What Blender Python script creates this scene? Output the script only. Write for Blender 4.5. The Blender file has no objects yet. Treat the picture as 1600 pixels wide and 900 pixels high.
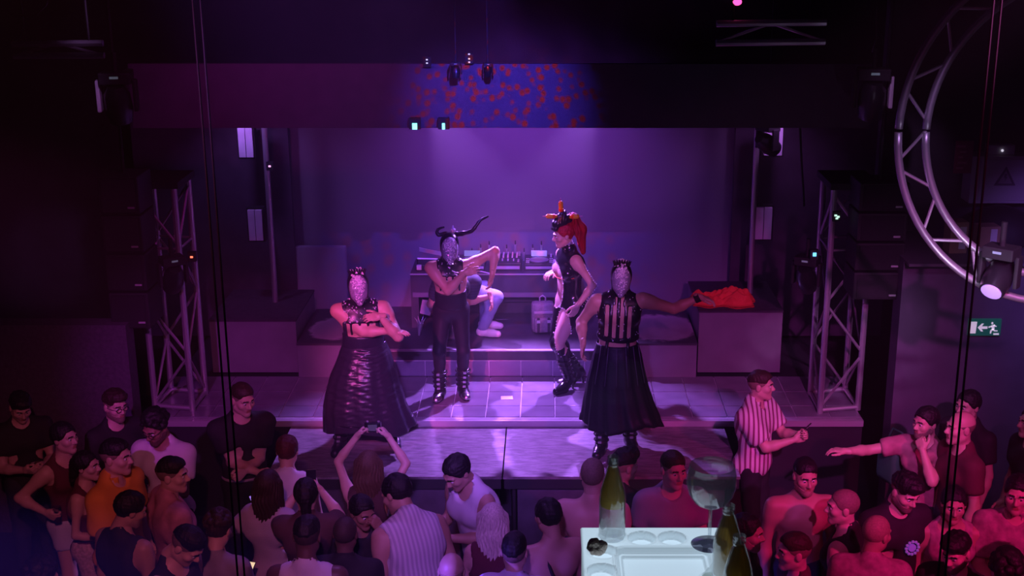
import bpy, bmesh, math, random
import numpy as np
from mathutils import Vector, Matrix
R = math.radians
C = bpy.context.scene.collection
S = bpy.context.scene

# ------------------------------------------------------------------ camera
CAMZ, TH, FPX, CX = 5.6, R(16.6), 2000.0, 860.0
cam_d = bpy.data.cameras.new('camera'); cam = bpy.data.objects.new('camera', cam_d); C.objects.link(cam)
cam.location = (0, 0, CAMZ); cam.rotation_euler = (math.pi/2 - TH, 0, 0)
cam_d.sensor_width = 36; cam_d.lens = FPX/1600*36; cam_d.shift_x = -60/1600; cam_d.clip_end = 100; cam_d.clip_start = .05
S.camera = cam
# ------------------------------------------------------------------ world, exposure
w = bpy.data.worlds.new('world'); S.world = w; w.use_nodes = True
w.node_tree.nodes['Background'].inputs[0].default_value = (.30, .05, .42, 1)
w.node_tree.nodes['Background'].inputs[1].default_value = .012
# stage smoke fills the whole hall
hz = w.node_tree.nodes.new('ShaderNodeVolumeScatter'); hz.inputs['Density'].default_value = .011; hz.inputs['Anisotropy'].default_value = .45
w.node_tree.links.new(hz.outputs[0], w.node_tree.nodes['World Output'].inputs['Volume'])
S.view_settings.view_transform = 'Standard'; S.view_settings.look = 'None'
S.view_settings.gamma = 1; S.view_settings.use_curve_mapping = False
S.view_settings.exposure = 0.0
try:
    S.cycles.volume_bounces = 0; S.cycles.max_bounces = 6; S.cycles.transparent_max_bounces = 16
    S.cycles.sample_clamp_indirect = 3.0
except Exception: pass
# ------------------------------------------------------------------ lamps (club spots under the ceiling and behind the header, plus added fill lamps)
def spot(name, loc, target, col, power, angle, blend=.5, size=.08):
    d = bpy.data.lights.new(name, 'SPOT'); d.energy = power; d.color = col
    d.spot_size = R(angle); d.spot_blend = blend; d.shadow_soft_size = size
    o = bpy.data.objects.new(name, d); C.objects.link(o); o.location = loc
    o.rotation_euler = (Vector(target) - Vector(loc)).to_track_quat('-Z', 'Y').to_euler()
    return o
spot('back_spot', (-1.28, 13.45, 3.75), (0.35, 11.0, 1.0), (.45, .17, 1.0), 1900, 46, .6, .04)
spot('back_spot', (0.50, 13.45, 3.75), (-0.95, 11.0, 1.0), (.45, .17, 1.0), 1900, 46, .6, .04)
spot('wall_wash', (-0.4, 11.7, 4.6), (-0.3, 13.7, 2.7), (.38, .09, 1.0), 400, 84, 1.0, .3)
spot('front_pink_spot', (-3.2, 1.2, 6.35), (-1.6, 11.0, 1.7), (1.0, .10, .58), 5400, 10.5, .7)
spot('front_pink_spot', (1.6, 1.0, 6.35), (-.2, 11.7, 2.1), (1.0, .20, .70), 2300, 10, .9)
spot('front_violet_spot', (-0.6, 1.0, 6.4), (-0.5, 11.3, 1.4), (.38, .13, 1.0), 3300, 18, .8)
spot('stage_magenta_spot', (2.2, 1.0, 6.4), (2.3, 11.2, 1.2), (.80, .09, .68), 2900, 20, 1.0)
spot('stage_magenta_spot', (-2.6, 1.0, 6.4), (-3.3, 11.3, 1.3), (.60, .06, .85), 1900, 13, 1.0)
spot('tower_fill', (3.6, 3.0, 6.3), (2.75, 11.35, 1.6), (.80, .30, .90), 1500, 9, 1.0)  # added lamp that brightens the right truss tower
spot('crowd_red_spot', (4.6, 3.2, 5.6), (2.45, 8.0, 1.3), (1.0, .015, .28), 1200, 34, .9)
spot('crowd_red_fill', (0.6, 1.6, 6.4), (2.85, 8.1, 1.2), (.8, .04, .28), 230, 25, .9)
spot('crowd_violet_spot', (-1.0, 10.9, 6.2), (-0.7, 8.0, 1.4), (.42, .12, 1.0), 380, 50, .9)
spot('crowd_rose_spot', (-0.8, 1.5, 6.4), (-2.8, 9.0, 1.4), (1.0, .18, .34), 560, 30, .9)
spot('crowd_front_spot', (-0.4, 1.5, 6.4), (-0.6, 8.5, 1.5), (.50, .15, 1.0), 1100, 22, .9)
spot('side_wall_spot', (4.2, 8.8, 4.0), (4.9, 10.8, 2.3), (.40, .16, 1.0), 190, 62, 1.0)
spot('blue_haze_fill', (-3.7, 5.0, 3.3), (-0.8, 6.4, 1.3), (.18, .07, 1.0), 4500, 30, 1.0)  # added unseen lamp for the blue glow in the smoke at left
spot('plate_fill', (-2.4, 7.6, 6.2), (-4.05, 10.85, 4.0), (.7, .3, 1.0), 260, 9, 1.0)  # added lamp, picks out the pale plate at the header's left end
spot('plate_fill', (1.4, 7.6, 6.2), (2.95, 10.85, 4.0), (.7, .3, .9), 200, 9, 1.0)  # added twin for the right-hand plate

# ------------------------------------------------------------------ projection helpers (photograph pixel -> point of the hall)
FW = Vector((0, math.cos(TH), -math.sin(TH))); UP = Vector((0, math.sin(TH), math.cos(TH))); RT = Vector((1, 0, 0))
def ray(px, py): return FW + RT*((px-CX)/FPX) + UP*((450-py)/FPX)
def at_y(px, py, y): d = ray(px, py); return Vector((0, 0, CAMZ)) + d*(y/d.y)
def at_z(px, py, z): d = ray(px, py); return Vector((0, 0, CAMZ)) + d*((z-CAMZ)/d.z)

# ------------------------------------------------------------------ materials
MATS = {}
def mat(key, col=(.5,.5,.5), rough=.6, metal=0., emit=None, es=1., noise=0., nscale=8., bump=0., bscale=60., spec=.5, stripes=None, srot=0., duty=.5, sheen=0., wave=None, alpha=None):
    if key in MATS: return MATS[key]
    m = bpy.data.materials.new(key); m.use_nodes = True; nt = m.node_tree; b = nt.nodes['Principled BSDF']
    b.inputs['Base Color'].default_value = (*col, 1); b.inputs['Roughness'].default_value = rough
    b.inputs['Metallic'].default_value = metal; b.inputs['Specular IOR Level'].default_value = spec
    tc = nt.nodes.new('ShaderNodeTexCoord')
    if noise:
        n = nt.nodes.new('ShaderNodeTexNoise'); n.inputs['Scale'].default_value = nscale; n.inputs['Detail'].default_value = 5
        nt.links.new(tc.outputs['Object'], n.inputs['Vector'])
        r = nt.nodes.new('ShaderNodeValToRGB')
        r.color_ramp.elements[0].position = .3; r.color_ramp.elements[1].position = .7
        r.color_ramp.elements[0].color = (*[c*(1-noise) for c in col], 1); r.color_ramp.elements[1].color = (*[min(1, c*(1+noise)) for c in col], 1)
        nt.links.new(n.outputs['Fac'], r.inputs['Fac']); nt.links.new(r.outputs['Color'], b.inputs['Base Color'])
    if stripes:
        c2, freq, axis = stripes
        s = nt.nodes.new('ShaderNodeTexWave'); s.wave_type = 'BANDS'; s.bands_direction = axis; s.inputs['Scale'].default_value = freq
        mp = nt.nodes.new('ShaderNodeMapping'); mp.inputs['Rotation'].default_value = (0, 0, srot)
        nt.links.new(tc.outputs['Object'], mp.inputs[0]); nt.links.new(mp.outputs[0], s.inputs['Vector'])
        r = nt.nodes.new('ShaderNodeValToRGB'); r.color_ramp.interpolation = 'CONSTANT'
        r.color_ramp.elements[0].color = (*col, 1); r.color_ramp.elements[1].color = (*c2, 1); r.color_ramp.elements[1].position = duty
        nt.links.new(s.outputs['Fac'], r.inputs['Fac']); nt.links.new(r.outputs['Color'], b.inputs['Base Color'])
    if bump:
        n2 = nt.nodes.new('ShaderNodeTexNoise'); n2.inputs['Scale'].default_value = bscale; n2.inputs['Detail'].default_value = 4
        nt.links.new(tc.outputs['Object'], n2.inputs['Vector'])
        bp = nt.nodes.new('ShaderNodeBump'); bp.inputs['Strength'].default_value = bump; bp.inputs['Distance'].default_value = .02
        nt.links.new(n2.outputs['Fac'], bp.inputs['Height']); nt.links.new(bp.outputs['Normal'], b.inputs['Normal'])
    if emit:
        b.inputs['Emission Color'].default_value = (*emit, 1); b.inputs['Emission Strength'].default_value = es
    if sheen: b.inputs['Sheen Weight'].default_value = sheen
    MATS[key] = m
    return m
def glass_mat(key, tint, refl=.12, rough=.03, face=.55, milk=0., mcol=(.8,.82,.86)):
    # thin clear glass: see-through with a Fresnel-like gloss and a faint tint
    if key in MATS: return MATS[key]
    m = bpy.data.materials.new(key); m.use_nodes = True; nt = m.node_tree
    for n in list(nt.nodes): nt.nodes.remove(n)
    out = nt.nodes.new('ShaderNodeOutputMaterial'); mx = nt.nodes.new('ShaderNodeMixShader')
    tr = nt.nodes.new('ShaderNodeBsdfTransparent'); tr.inputs[0].default_value = (*tint, 1)
    gl = nt.nodes.new('ShaderNodeBsdfGlossy'); gl.inputs['Roughness'].default_value = rough
    lw = nt.nodes.new('ShaderNodeLayerWeight'); lw.inputs['Blend'].default_value = face
    ml = nt.nodes.new('ShaderNodeMath'); ml.operation = 'MULTIPLY_ADD'; ml.inputs[1].default_value = refl*3; ml.inputs[2].default_value = refl*.25
    ml.use_clamp = True
    nt.links.new(lw.outputs['Facing'], ml.inputs[0]); nt.links.new(ml.outputs[0], mx.inputs[0])
    nt.links.new(tr.outputs[0], mx.inputs[1]); nt.links.new(gl.outputs[0], mx.inputs[2]); last = mx
    if milk:        # pale scattering put into clear glass for the table's reflected light
        tl = nt.nodes.new('ShaderNodeBsdfTranslucent'); tl.inputs[0].default_value = (*mcol, 1); df = nt.nodes.new('ShaderNodeBsdfDiffuse'); df.inputs[0].default_value = (*mcol, 1)
        a = nt.nodes.new('ShaderNodeMixShader'); nt.links.new(tl.outputs[0], a.inputs[1]); nt.links.new(df.outputs[0], a.inputs[2])
        last = nt.nodes.new('ShaderNodeMixShader'); last.inputs[0].default_value = milk; nt.links.new(mx.outputs[0], last.inputs[1]); nt.links.new(a.outputs[0], last.inputs[2])
    nt.links.new(last.outputs[0], out.inputs[0])
    MATS[key] = m
    return m

# ------------------------------------------------------------------ object helpers
def thing(name, label, cat, loc=(0,0,0), rotz=0, group=None):
    o = bpy.data.objects.new(name, None); C.objects.link(o); o.location = loc; o.rotation_euler = (0, 0, rotz)
    o.empty_display_size = .1; tag(o, label, cat, group); return o
def tag(o, label, cat, group=None):
    o['label'] = label; o['category'] = cat
    if group: o['group'] = group
    return o
def link(name, me, parent=None, m=None):
    o = bpy.data.objects.new(name, me); C.objects.link(o)
    if m: me.materials.append(m)
    if parent: o.parent = parent
    return o
class MB:
    def __init__(s): s.b = bmesh.new()
    def box(s, c, size, rot=None, bev=0):
        r = bmesh.ops.create_cube(s.b, size=1.0); vs = r['verts']
        M = Matrix.Translation(Vector(c)) @ (rot.to_4x4() if rot else Matrix()) @ Matrix.Diagonal((*size, 1))
        bmesh.ops.transform(s.b, matrix=M, verts=vs)
        if bev:
            es = list({e for v in vs for e in v.link_edges})
            bmesh.ops.bevel(s.b, geom=es, offset=bev, segments=2, affect='EDGES', profile=.6)
        return s
    def cyl(s, a, b, r, r2=None, seg=12, caps=True):
        a, b = Vector(a), Vector(b); d = b-a; L = d.length
        if L < 1e-6: return s
        M = Matrix.Translation((a+b)/2) @ d.to_track_quat('Z', 'Y').to_matrix().to_4x4()
        bmesh.ops.create_cone(s.b, cap_ends=caps, segments=seg, radius1=r, radius2=r if r2 is None else r2, depth=L, matrix=M)
        return s
    def tube(s, pts, r, seg=8):
        pts = [Vector(p) for p in pts]; n = len(pts); rad = r if hasattr(r, '__len__') else [r]*n
        rings = []; up = None
        for i, p in enumerate(pts):
            t = (pts[min(i+1, n-1)] - pts[max(i-1, 0)]).normalized()
            if up is None: up = t.orthogonal().normalized()
            up = (up - t*up.dot(t)); up = up.normalized() if up.length > 1e-5 else t.orthogonal().normalized()
            q = t.cross(up)
            rings.append([s.b.verts.new(p + (up*math.cos(2*math.pi*k/seg) + q*math.sin(2*math.pi*k/seg))*rad[i]) for k in range(seg)])
        for i in range(n-1):
            for k in range(seg): s.b.faces.new((rings[i][k], rings[i][(k+1)%seg], rings[i+1][(k+1)%seg], rings[i+1][k]))
        s.b.faces.new(rings[0][::-1]); s.b.faces.new(rings[-1]); return s
    def lathe(s, prof, c=(0,0,0), seg=24, cap=True):
        c = Vector(c); rings = []
        for r, z in prof: rings.append([s.b.verts.new(c + Vector((r*math.cos(2*math.pi*k/seg), r*math.sin(2*math.pi*k/seg), z))) for k in range(seg)])
        for i in range(len(rings)-1):
            for k in range(seg): s.b.faces.new((rings[i][k], rings[i][(k+1)%seg], rings[i+1][(k+1)%seg], rings[i+1][k]))
        if cap: s.b.faces.new(rings[0][::-1]); s.b.faces.new(rings[-1])
        return s
    def ball(s, c, r, sub=2, sc=(1,1,1)):
        M = Matrix.Translation(Vector(c)) @ Matrix.Diagonal((*sc, 1))
        bmesh.ops.create_icosphere(s.b, subdivisions=sub, radius=r, matrix=M); return s
    def prism(s, pts, d):        # polygon pts (3-D) pushed along vector d
        d = Vector(d); a = [s.b.verts.new(Vector(p)) for p in pts]; b = [s.b.verts.new(Vector(p)+d) for p in pts]; n = len(a)
        s.b.faces.new(a[::-1]); s.b.faces.new(b)
        for i in range(n): s.b.faces.new((a[i], a[(i+1)%n], b[(i+1)%n], b[i]))
        return s
    def mesh(s, name, smooth=False):
        bmesh.ops.recalc_face_normals(s.b, faces=s.b.faces)
        me = bpy.data.meshes.new(name); s.b.to_mesh(me); s.b.free()
        if smooth:
            me.polygons.foreach_set('use_smooth', [True]*len(me.polygons))
            if smooth == 'auto': me.set_sharp_from_angle(angle=R(35))
        return me
    def obj(s, name, m, parent=None, smooth=False):
        return link(name, s.mesh(name, smooth), parent, m)
def struct(o): o['kind'] = 'structure'; return o
def dup(root, label=None, loc=None, rotz=None):
    r = root.copy(); C.objects.link(r)
    if loc is not None: r.location = loc
    if rotz is not None: r.rotation_euler = (0, 0, rotz)
    if label: r['label'] = label
    for ch in list(root.children):
        c = ch.copy(); C.objects.link(c); c.parent = r
        for g in list(ch.children):
            d = g.copy(); C.objects.link(d); d.parent = c
    return r

# common materials
BLK = mat('matt_black', (.012,.012,.014), .7)
BLKG = mat('gloss_black', (.015,.015,.018), .3)
ALU = mat('dull_aluminium', (.55,.53,.56), .42, .75)
STEEL = mat('steel', (.6,.6,.62), .3, 1)
WALL = mat('painted_black_wall', (.035,.03,.04), .8, noise=.35, nscale=3, bump=.15, bscale=80)
# ================================================================== SETTING
FL = mat('club_floor', (.03,.025,.035), .45, noise=.4, nscale=4)
struct(MB().box((0, 6.5, -.05), (14, 17, .1)).obj('floor', FL))
struct(MB().box((0, 6.5, 6.55), (14, 17, .1)).obj('ceiling', WALL))
struct(MB().box((0, 14.35, 3.2), (14, .1, 6.7)).obj('wall_back', WALL))
struct(MB().box((-6.9, 6.5, 3.2), (.1, 17, 6.7)).obj('wall_left', WALL))
struct(MB().box((6.9, 6.5, 3.2), (.1, 17, 6.7)).obj('wall_right', WALL))
# low masonry in front of the left corner and the walls right of the stage
LOWW = mat('rough_plaster_black', (.10,.07,.11), .9, noise=.25, nscale=30, bump=.5, bscale=120)
zl = at_y(90, 511, 10.75).z
struct(MB().box(((at_y(-60,511,10.8).x + at_y(196,511,10.8).x)/2, 10.9, zl/2), (at_y(196,511,10.8).x - at_y(-60,511,10.8).x, .2, zl)).obj('trim_1', LOWW))
RW = mat('dark_side_wall', (.11,.09,.13), .75, noise=.15, nscale=4)
zr = at_y(1500, 409, 10.75).z; xr0 = at_y(1405, 500, 10.75).x; xr1 = 6.8
struct(MB().box(((xr0+xr1)/2, 10.87, zr/2), (xr1-xr0, .24, zr)).obj('wall_stage_right', RW))
struct(MB().box(((xr0+xr1)/2, 10.80, zr+.012), (xr1-xr0, .42, .024)).obj('trim_2', mat('ledge_board', (.10,.09,.11), .5)))
struct(MB().box(((xr0+xr1)/2, 11.9, 3.8), (xr1-xr0, .12, 3.0)).obj('trim_3', WALL))

# ---- stage with tiles
ZS, YF, YR = 1.0, 11.13, 12.27
xl, xr = at_z(222, 651, ZS).x, at_z(1346, 651, ZS).x
stage = thing('stage', 'raised tiled stage with a pale metal nosing along its front edge', 'stage', ((xl+xr)/2, YF, 0))
W = xr-xl
MB().box((0, 1.55, .485), (W, 3.1-.02, .97)).obj('stage_body', mat('stage_black', (.03,.025,.035), .6), stage)
MB().box((0, -.012, .965), (W, .03, .058)).obj('nosing', mat('nosing_metal', (.55,.50,.55), .4, .4), stage)
MB().box((0, .03, .988), (W, .06, .016)).obj('edge_strip', mat('edge_strip_grey', (.36,.33,.38), .5, noise=.2), stage)
TILE = mat('grey_floor_tile', (.20,.175,.225), .28, noise=.2, nscale=5, bump=.05, bscale=30)
GROUT = mat('pale_grout', (.75,.70,.78), .8)
MB().box((0, .06+(YR-YF-.06)/2, .976), (W, YR-YF-.06, .02)).obj('grout_bed', GROUT, stage)
TWd = .325; rows = [(.06, .337), (.337, .71), (.71, YR-YF)]
x0 = at_z(815, 612, ZS).x - (xl+xr)/2
n0 = math.floor((-W/2 - x0)/TWd)
tm = {}
rnd = random.Random(3)
for ya, yb in rows:
    for i in range(n0, n0+int(W/TWd)+2):
        a, b = max(-W/2, x0+i*TWd), min(W/2, x0+(i+1)*TWd)
        if b-a < .03: continue
        key = (round(b-a, 3), ya)
        if key not in tm:
            tm[key] = MB().box((0,0,0), (b-a-.010, yb-ya-.010, .016), bev=.0015).mesh('tile'); tm[key].materials.append(TILE)
        t = link('tile', tm[key], stage); t.location = ((a+b)/2, (ya+yb)/2, .992 + rnd.uniform(0, .0006))
# riser behind the tiles: a tiled kick, then a black board with a pale edge
zk = at_y(760, 564, YR).z; zt = at_y(760, 547, YR).z
xa, xb = at_y(552, 560, YR).x, at_y(985, 560, YR).x
riser = thing('dj_riser', 'low black riser with a tiled kick under the DJ booth', 'platform', ((xa+xb)/2, YR, ZS))
WR = xb-xa
MB().box((0, .75, (zt-ZS)/2), (WR, 1.46, zt-ZS-.004)).obj('riser_body', mat('riser_black', (.07,.06,.08), .55, noise=.2), riser)
MB().box((0, .01, zt-ZS-.006), (WR, .05, .012)).obj('edge_trim', mat('riser_edge', (.42,.40,.44), .45), riser)
MB().box((0, .016, (zk-ZS)/2), (WR, .012, zk-ZS)).obj('grout_bed', GROUT, riser)
x0r = at_y(764, 575, YR).x - (xa+xb)/2
tk = MB().box((0,0,0), (TWd-.007, .012, zk-ZS-.008), bev=.0015).mesh('tile'); tk.materials.append(mat('kick_tile', (.24,.21,.30), .35, noise=.12))
for i in range(math.ceil((-WR/2-x0r)/TWd), math.floor((WR/2-x0r)/TWd)):
    t = link('tile', tk, riser); t.location = (x0r+(i+.5)*TWd, .006, (zk-ZS)/2)

# ---- two plywood stage decks in front of the stage
ZD = .935
dm = bpy.data.materials.new('worn_deck_plywood'); dm.use_nodes = True
nt = dm.node_tree; b = nt.nodes['Principled BSDF']; tc = nt.nodes.new('ShaderNodeTexCoord'); mp = nt.nodes.new('ShaderNodeMapping')
mp.inputs['Scale'].default_value = (2.5, 9, 4); n1 = nt.nodes.new('ShaderNodeTexNoise'); n1.inputs['Scale'].default_value = 3; n1.inputs['Detail'].default_value = 9; n1.inputs['Roughness'].default_value = .7
rp = nt.nodes.new('ShaderNodeValToRGB'); rp.color_ramp.elements[0].position = .35; rp.color_ramp.elements[1].position = .72
rp.color_ramp.elements[0].color = (.10,.09,.10,1); rp.color_ramp.elements[1].color = (.36,.33,.35,1)
nt.links.new(tc.outputs['Object'], mp.inputs[0]); nt.links.new(mp.outputs[0], n1.inputs[0]); nt.links.new(n1.outputs[0], rp.inputs[0]); nt.links.new(rp.outputs[0], b.inputs['Base Color'])
b.inputs['Roughness'].default_value = .5
yd0, yd1 = at_z(786, 745, ZD).y, YF-.03
xd = [at_z(415, 745, ZD).x, at_z(785, 745, ZD).x, at_z(1158, 745, ZD).x]
for i in range(2):
    wd = xd[i+1]-xd[i]-.012; cx = (xd[i]+xd[i+1])/2
    dk = thing('stage_deck', ['worn plywood stage deck on the left, under the performer in the glossy bunched skirt', 'worn plywood stage deck on the right, under the performer with outstretched arm'][i], 'stage deck', (cx, (yd0+yd1)/2, 0), 0, 'stage decks')
    D = yd1-yd0
    MB().box((0, 0, ZD-.012), (wd, D, .024)).obj('deck_top', dm, dk)
    fr = MB()
    for sy in (-1, 1): fr.box((0, sy*(D/2-.025), ZD-.07), (wd-.02, .045, .09))
    for sx in (-1, 1): fr.box((sx*(wd/2-.03), 0, ZD-.07), (.045, D-.02, .09))
    fr.obj('frame', mat('deck_frame', (.05,.05,.055), .5, .4), dk)
    lm = MB().cyl((0,0,0), (0,0,ZD-.11), .025).mesh('leg'); lm.materials.append(STEEL)
    for sx in (-1,1):
        for sy in (-1,1):
            l = link('leg', lm, dk); l.location = (sx*(wd/2-.09), sy*(D/2-.09), 0)
    MB().box((0, -D/2+.055, (ZD-.12)/2), (wd-.24, .012, ZD-.12)).obj('skirt_board', mat('deck_skirt_black', (.09,.08,.10), .7, noise=.3), dk)

# ---- carpeted blocks (a worn round patch on the low ones)
BF = mat('block_face_grey', (.20,.17,.21), .7, noise=.12, nscale=5)
def patch_mat(key, cx_, cy_, rx, ry):
    m = bpy.data.materials.new(key); m.use_nodes = True; nt = m.node_tree; b = nt.nodes['Principled BSDF']; b.inputs['Roughness'].default_value = .85
    tc = nt.nodes.new('ShaderNodeTexCoord'); mp = nt.nodes.new('ShaderNodeMapping')
    mp.inputs['Location'].default_value = (-cx_/rx, -cy_/ry, 0); mp.inputs['Scale'].default_value = (1/rx, 1/ry, 0)
    ln = nt.nodes.new('ShaderNodeVectorMath'); ln.operation = 'LENGTH'
    nz = nt.nodes.new('ShaderNodeTexNoise'); nz.inputs['Scale'].default_value = 14; nz.inputs['Detail'].default_value = 6
    ad = nt.nodes.new('ShaderNodeMath'); ad.operation = 'MULTIPLY_ADD'; ad.inputs[1].default_value = .5; 
    rp = nt.nodes.new('ShaderNodeValToRGB'); e = rp.color_ramp.elements
    e[0].position = .66; e[0].color = (.30,.24,.28,1); e[1].position = .90; e[1].color = (.05,.04,.055,1)
    k = e.new(.80); k.color = (.36,.29,.33,1)
    nt.links.new(tc.outputs['Object'], mp.inputs[0]); nt.links.new(mp.outputs[0], ln.inputs[0]); nt.links.new(tc.outputs['Object'], nz.inputs['Vector'])
    nt.links.new(nz.outputs['Fac'], ad.inputs[0]); nt.links.new(ln.outputs['Value'], ad.inputs[2])
    dv = nt.nodes.new('ShaderNodeMath'); dv.operation = 'DIVIDE'; dv.inputs[1].default_value = 1.5
    nt.links.new(ad.outputs[0], dv.inputs[0]); nt.links.new(dv.outputs[0], rp.inputs[0]); nt.links.new(rp.outputs[0], b.inputs['Base Color'])
    return m
def block(label, xa, xb, ya, yb, z1, patch=None):
    t = thing('carpet_block', label, 'platform', ((xa+xb)/2, ya, ZS), 0, 'blocks beside the riser'); h = z1-ZS
    MB().box((0, (yb-ya)/2, h/2-.006), (xb-xa, yb-ya, h-.012)).obj('block_body', BF, t)
    MB().box((0, (yb-ya)/2, h-.006), (xb-xa+.012, yb-ya+.012, .022), bev=.003).obj('block_top', patch or mat('block_top_black', (.05,.04,.055), .85, noise=.3, nscale=20), t)
    return t
zb = at_y(520, 537, YR-.02).z; za = at_y(400, 500, YR+.12).z; zc = at_y(1030, 537, YR-.02).z; zd_ = at_y(1150, 486, YR+.12).z
xB = (at_y(465, 560, YR).x, at_y(497, 560, YR).x)
block('low grey block with a worn pale patch, left of the riser', at_y(466,560,YR).x, xa-.005, YR-.02, 13.4, zb, patch_mat('worn_patch_top', at_z(522,514,zb).x-(at_y(466,560,YR).x+xa-.005)/2, at_z(520,514,zb).y-YR+.02, .24, .36))
block('tall grey block at far left behind the crowd, beside the left truss', at_y(330,540,YR+.12).x, at_y(464,540,YR+.12).x, YR+.12, 13.45, za)
block('low grey block with a worn round patch behind the outstretched arm', xb+.005, at_y(1088,560,YR).x, YR-.02, 13.4, zc, patch_mat('worn_round_top', at_z(1030,512,zb).x-(xb+.005+at_y(1088,560,YR).x)/2, at_z(1030,512,zb).y-YR+.02, .38, .42))
rb = block('tall grey block on the right carrying the red cloth', at_y(1091,540,YR+.12).x, at_y(1221,530,YR+.12).x, YR+.12, 13.45, zd_)
# low blocks have to reach past riser ends: screen
SCR = mat('grey_backdrop', (.20,.18,.23), .85, noise=.05, nscale=2, bump=.05, bscale=200)
ys = 13.75
xs0, xs1 = at_y(455, 300, ys).x, at_y(1145, 300, ys).x
bd = MB().box(((xs0+xs1)/2, ys+.02, 2.45), (xs1-xs0, .04, 2.9)).obj('stage_backdrop', SCR)
tag(bd, 'wide grey backdrop screen lit violet behind the DJ booth', 'backdrop')
# pale panel leaning against the backdrop, left
p = at_y(500, 480, 13.62); q = at_y(462, 392, 13.62); q2 = at_y(540, 392, 13.62)
tag(MB().box(((q.x+q2.x)/2, 13.64, (p.z+q.z)/2), (q2.x-q.x, .08, q.z-p.z+.1), bev=.006).obj('leaning_panel', mat('pale_panel', (.36,.33,.40), .8)), 'pale square panel standing against the backdrop behind the left low block', 'panel')
# wing flats beside the backdrop
for nm, pa, pb in (('wall_wing_left', 210, 453), ('wall_wing_right', 1147, 1395)):
    xa_, xb_ = at_y(pa, 300, 13.5).x, at_y(pb, 300, 13.5).x
    struct(MB().box(((xa_+xb_)/2, 13.6, 2.45), (xb_-xa_, .08, 2.9)).obj(nm, mat('wing_black', (.07,.05,.08), .75, noise=.2)))
# ---- header over the stage front
YH = 11.45
h0, h1 = at_y(700, 200, YH).z, at_y(700, 100, YH).z
hx0, hx1 = at_y(204, 150, YH).x, at_y(1362, 150, YH).x
tag(MB().box(((hx0+hx1)/2, YH+.03, (h0+h1)/2), (hx1-hx0, .06, h1-h0)).obj('stage_header', mat('header_cloth', (.10,.075,.11), .8, noise=.1, bump=.15, bscale=150)), 'dark header panel across the stage top catching red and blue dapples', 'header')
# dapple projector: one red and one blue gobo lamp aimed at the header
def gobo(name, loc, target, col, power, angle, invert, scale):
    o = spot(name, loc, target, col, power, angle, 1.0, .001); d = o.data; d.use_nodes = True; nt = d.node_tree
    em = [n for n in nt.nodes if n.type == 'EMISSION'][0]
    tc = nt.nodes.new('ShaderNodeTexCoord'); vo = nt.nodes.new('ShaderNodeTexVoronoi'); vo.inputs['Scale'].default_value = scale
    rp = nt.nodes.new('ShaderNodeValToRGB'); e = rp.color_ramp.elements
    e[0].position = .25; e[1].position = .5
    e[0].color = (0,0,0,1) if invert else (1,1,1,1); e[1].color = (1,1,1,1) if invert else (0,0,0,1)
    nt.links.new(tc.outputs['Normal'], vo.inputs['Vector']); nt.links.new(vo.outputs['Distance'], rp.inputs[0]); nt.links.new(rp.outputs[0], em.inputs['Strength'])
tg = at_y(775, 165, YH); src = (tg.x+.1, 9.2, 5.2)
gobo('dapple_lamp_red', src, tg, (1.0,.06,.10), 520, 42, False, 38)
gobo('dapple_lamp_blue', src, tg, (.10,.06,1.0), 620, 44, True, 38)
spot('header_rose_fill', (-2.4, 9.4, 5.6), at_y(500, 150, YH), (.62,.03,.50), 110, 100, 1.0)  # added lamp, lifts the header cloth towards magenta

# ================================================================== RIGGING
def truss_tower(label, legs, z0, z1, group, zig, cut=None):
    # legs: four (x,y) corners in order round the square
    c = Vector((sum(l[0] for l in legs)/4, sum(l[1] for l in legs)/4, z0))
    t = thing('truss_tower', label, 'truss', c, 0, group)
    L = [Vector((l[0]-c.x, l[1]-c.y, 0)) for l in legs]; H = z1-z0
    for l in L:
        MB().cyl(l, l+Vector((0,0,H)), .029, seg=10).obj('chord', ALU, t, 'auto')
    for i in range(4):
        a, b = L[i], L[(i+1)%4]
        MB().cyl(a+Vector((0,0,.03)), b+Vector((0,0,.03)), .024, seg=8).obj('base_bar', ALU, t, 'auto')
        n = int(H/zig); 
        for k in range(n):
            za_, zb_ = .06+k*zig, .06+(k+1)*zig-.03
            p_, q_ = (a, b) if (k+i) % 2 == 0 else (b, a)
            MB().cyl(p_+Vector((0,0,za_)), q_+Vector((0,0,min(zb_, H))), .014, seg=6).obj('brace', ALU, t, 'auto')
            if k % 3 == 2: MB().cyl(a+Vector((0,0,zb_)), b+Vector((0,0,zb_)), .012, seg=6).obj('brace', ALU, t, 'auto')
    MB().box((0,0,H+.03), (max(abs(l.x) for l in L)*2+.06, max(abs(l.y) for l in L)*2+.06, .06)).obj('top_plate', BLK, t)
    return t
lt = [at_z(243, 638, ZS), at_z(301, 642, ZS), at_z(321, 616, ZS), at_z(268, 612, ZS)]
truss_tower('aluminium truss tower at the left corner of the stage front', [(p.x, p.y) for p in lt], ZS, 3.16, 'stage truss towers', .52)
rt_ = [at_z(1281, 645, ZS), at_z(1340, 640, ZS), at_z(1320, 612, ZS), at_z(1266, 617, ZS)]
truss_tower('aluminium truss tower at the right corner of the stage front', [(p.x, p.y) for p in rt_], ZS, 3.16, 'stage truss towers', .52)
# lone pipe left of the left tower
p0 = at_z(213, 655, .9)
tag(MB().cyl((p0.x, p0.y, 0), (p0.x, p0.y, at_y(199, 531, p0.y).z), .03).obj('upright_pipe', mat('grey_pipe', (.40,.38,.42), .5, .5), smooth='auto'), 'single upright grey pipe left of the left truss tower', 'pipe')
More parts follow.
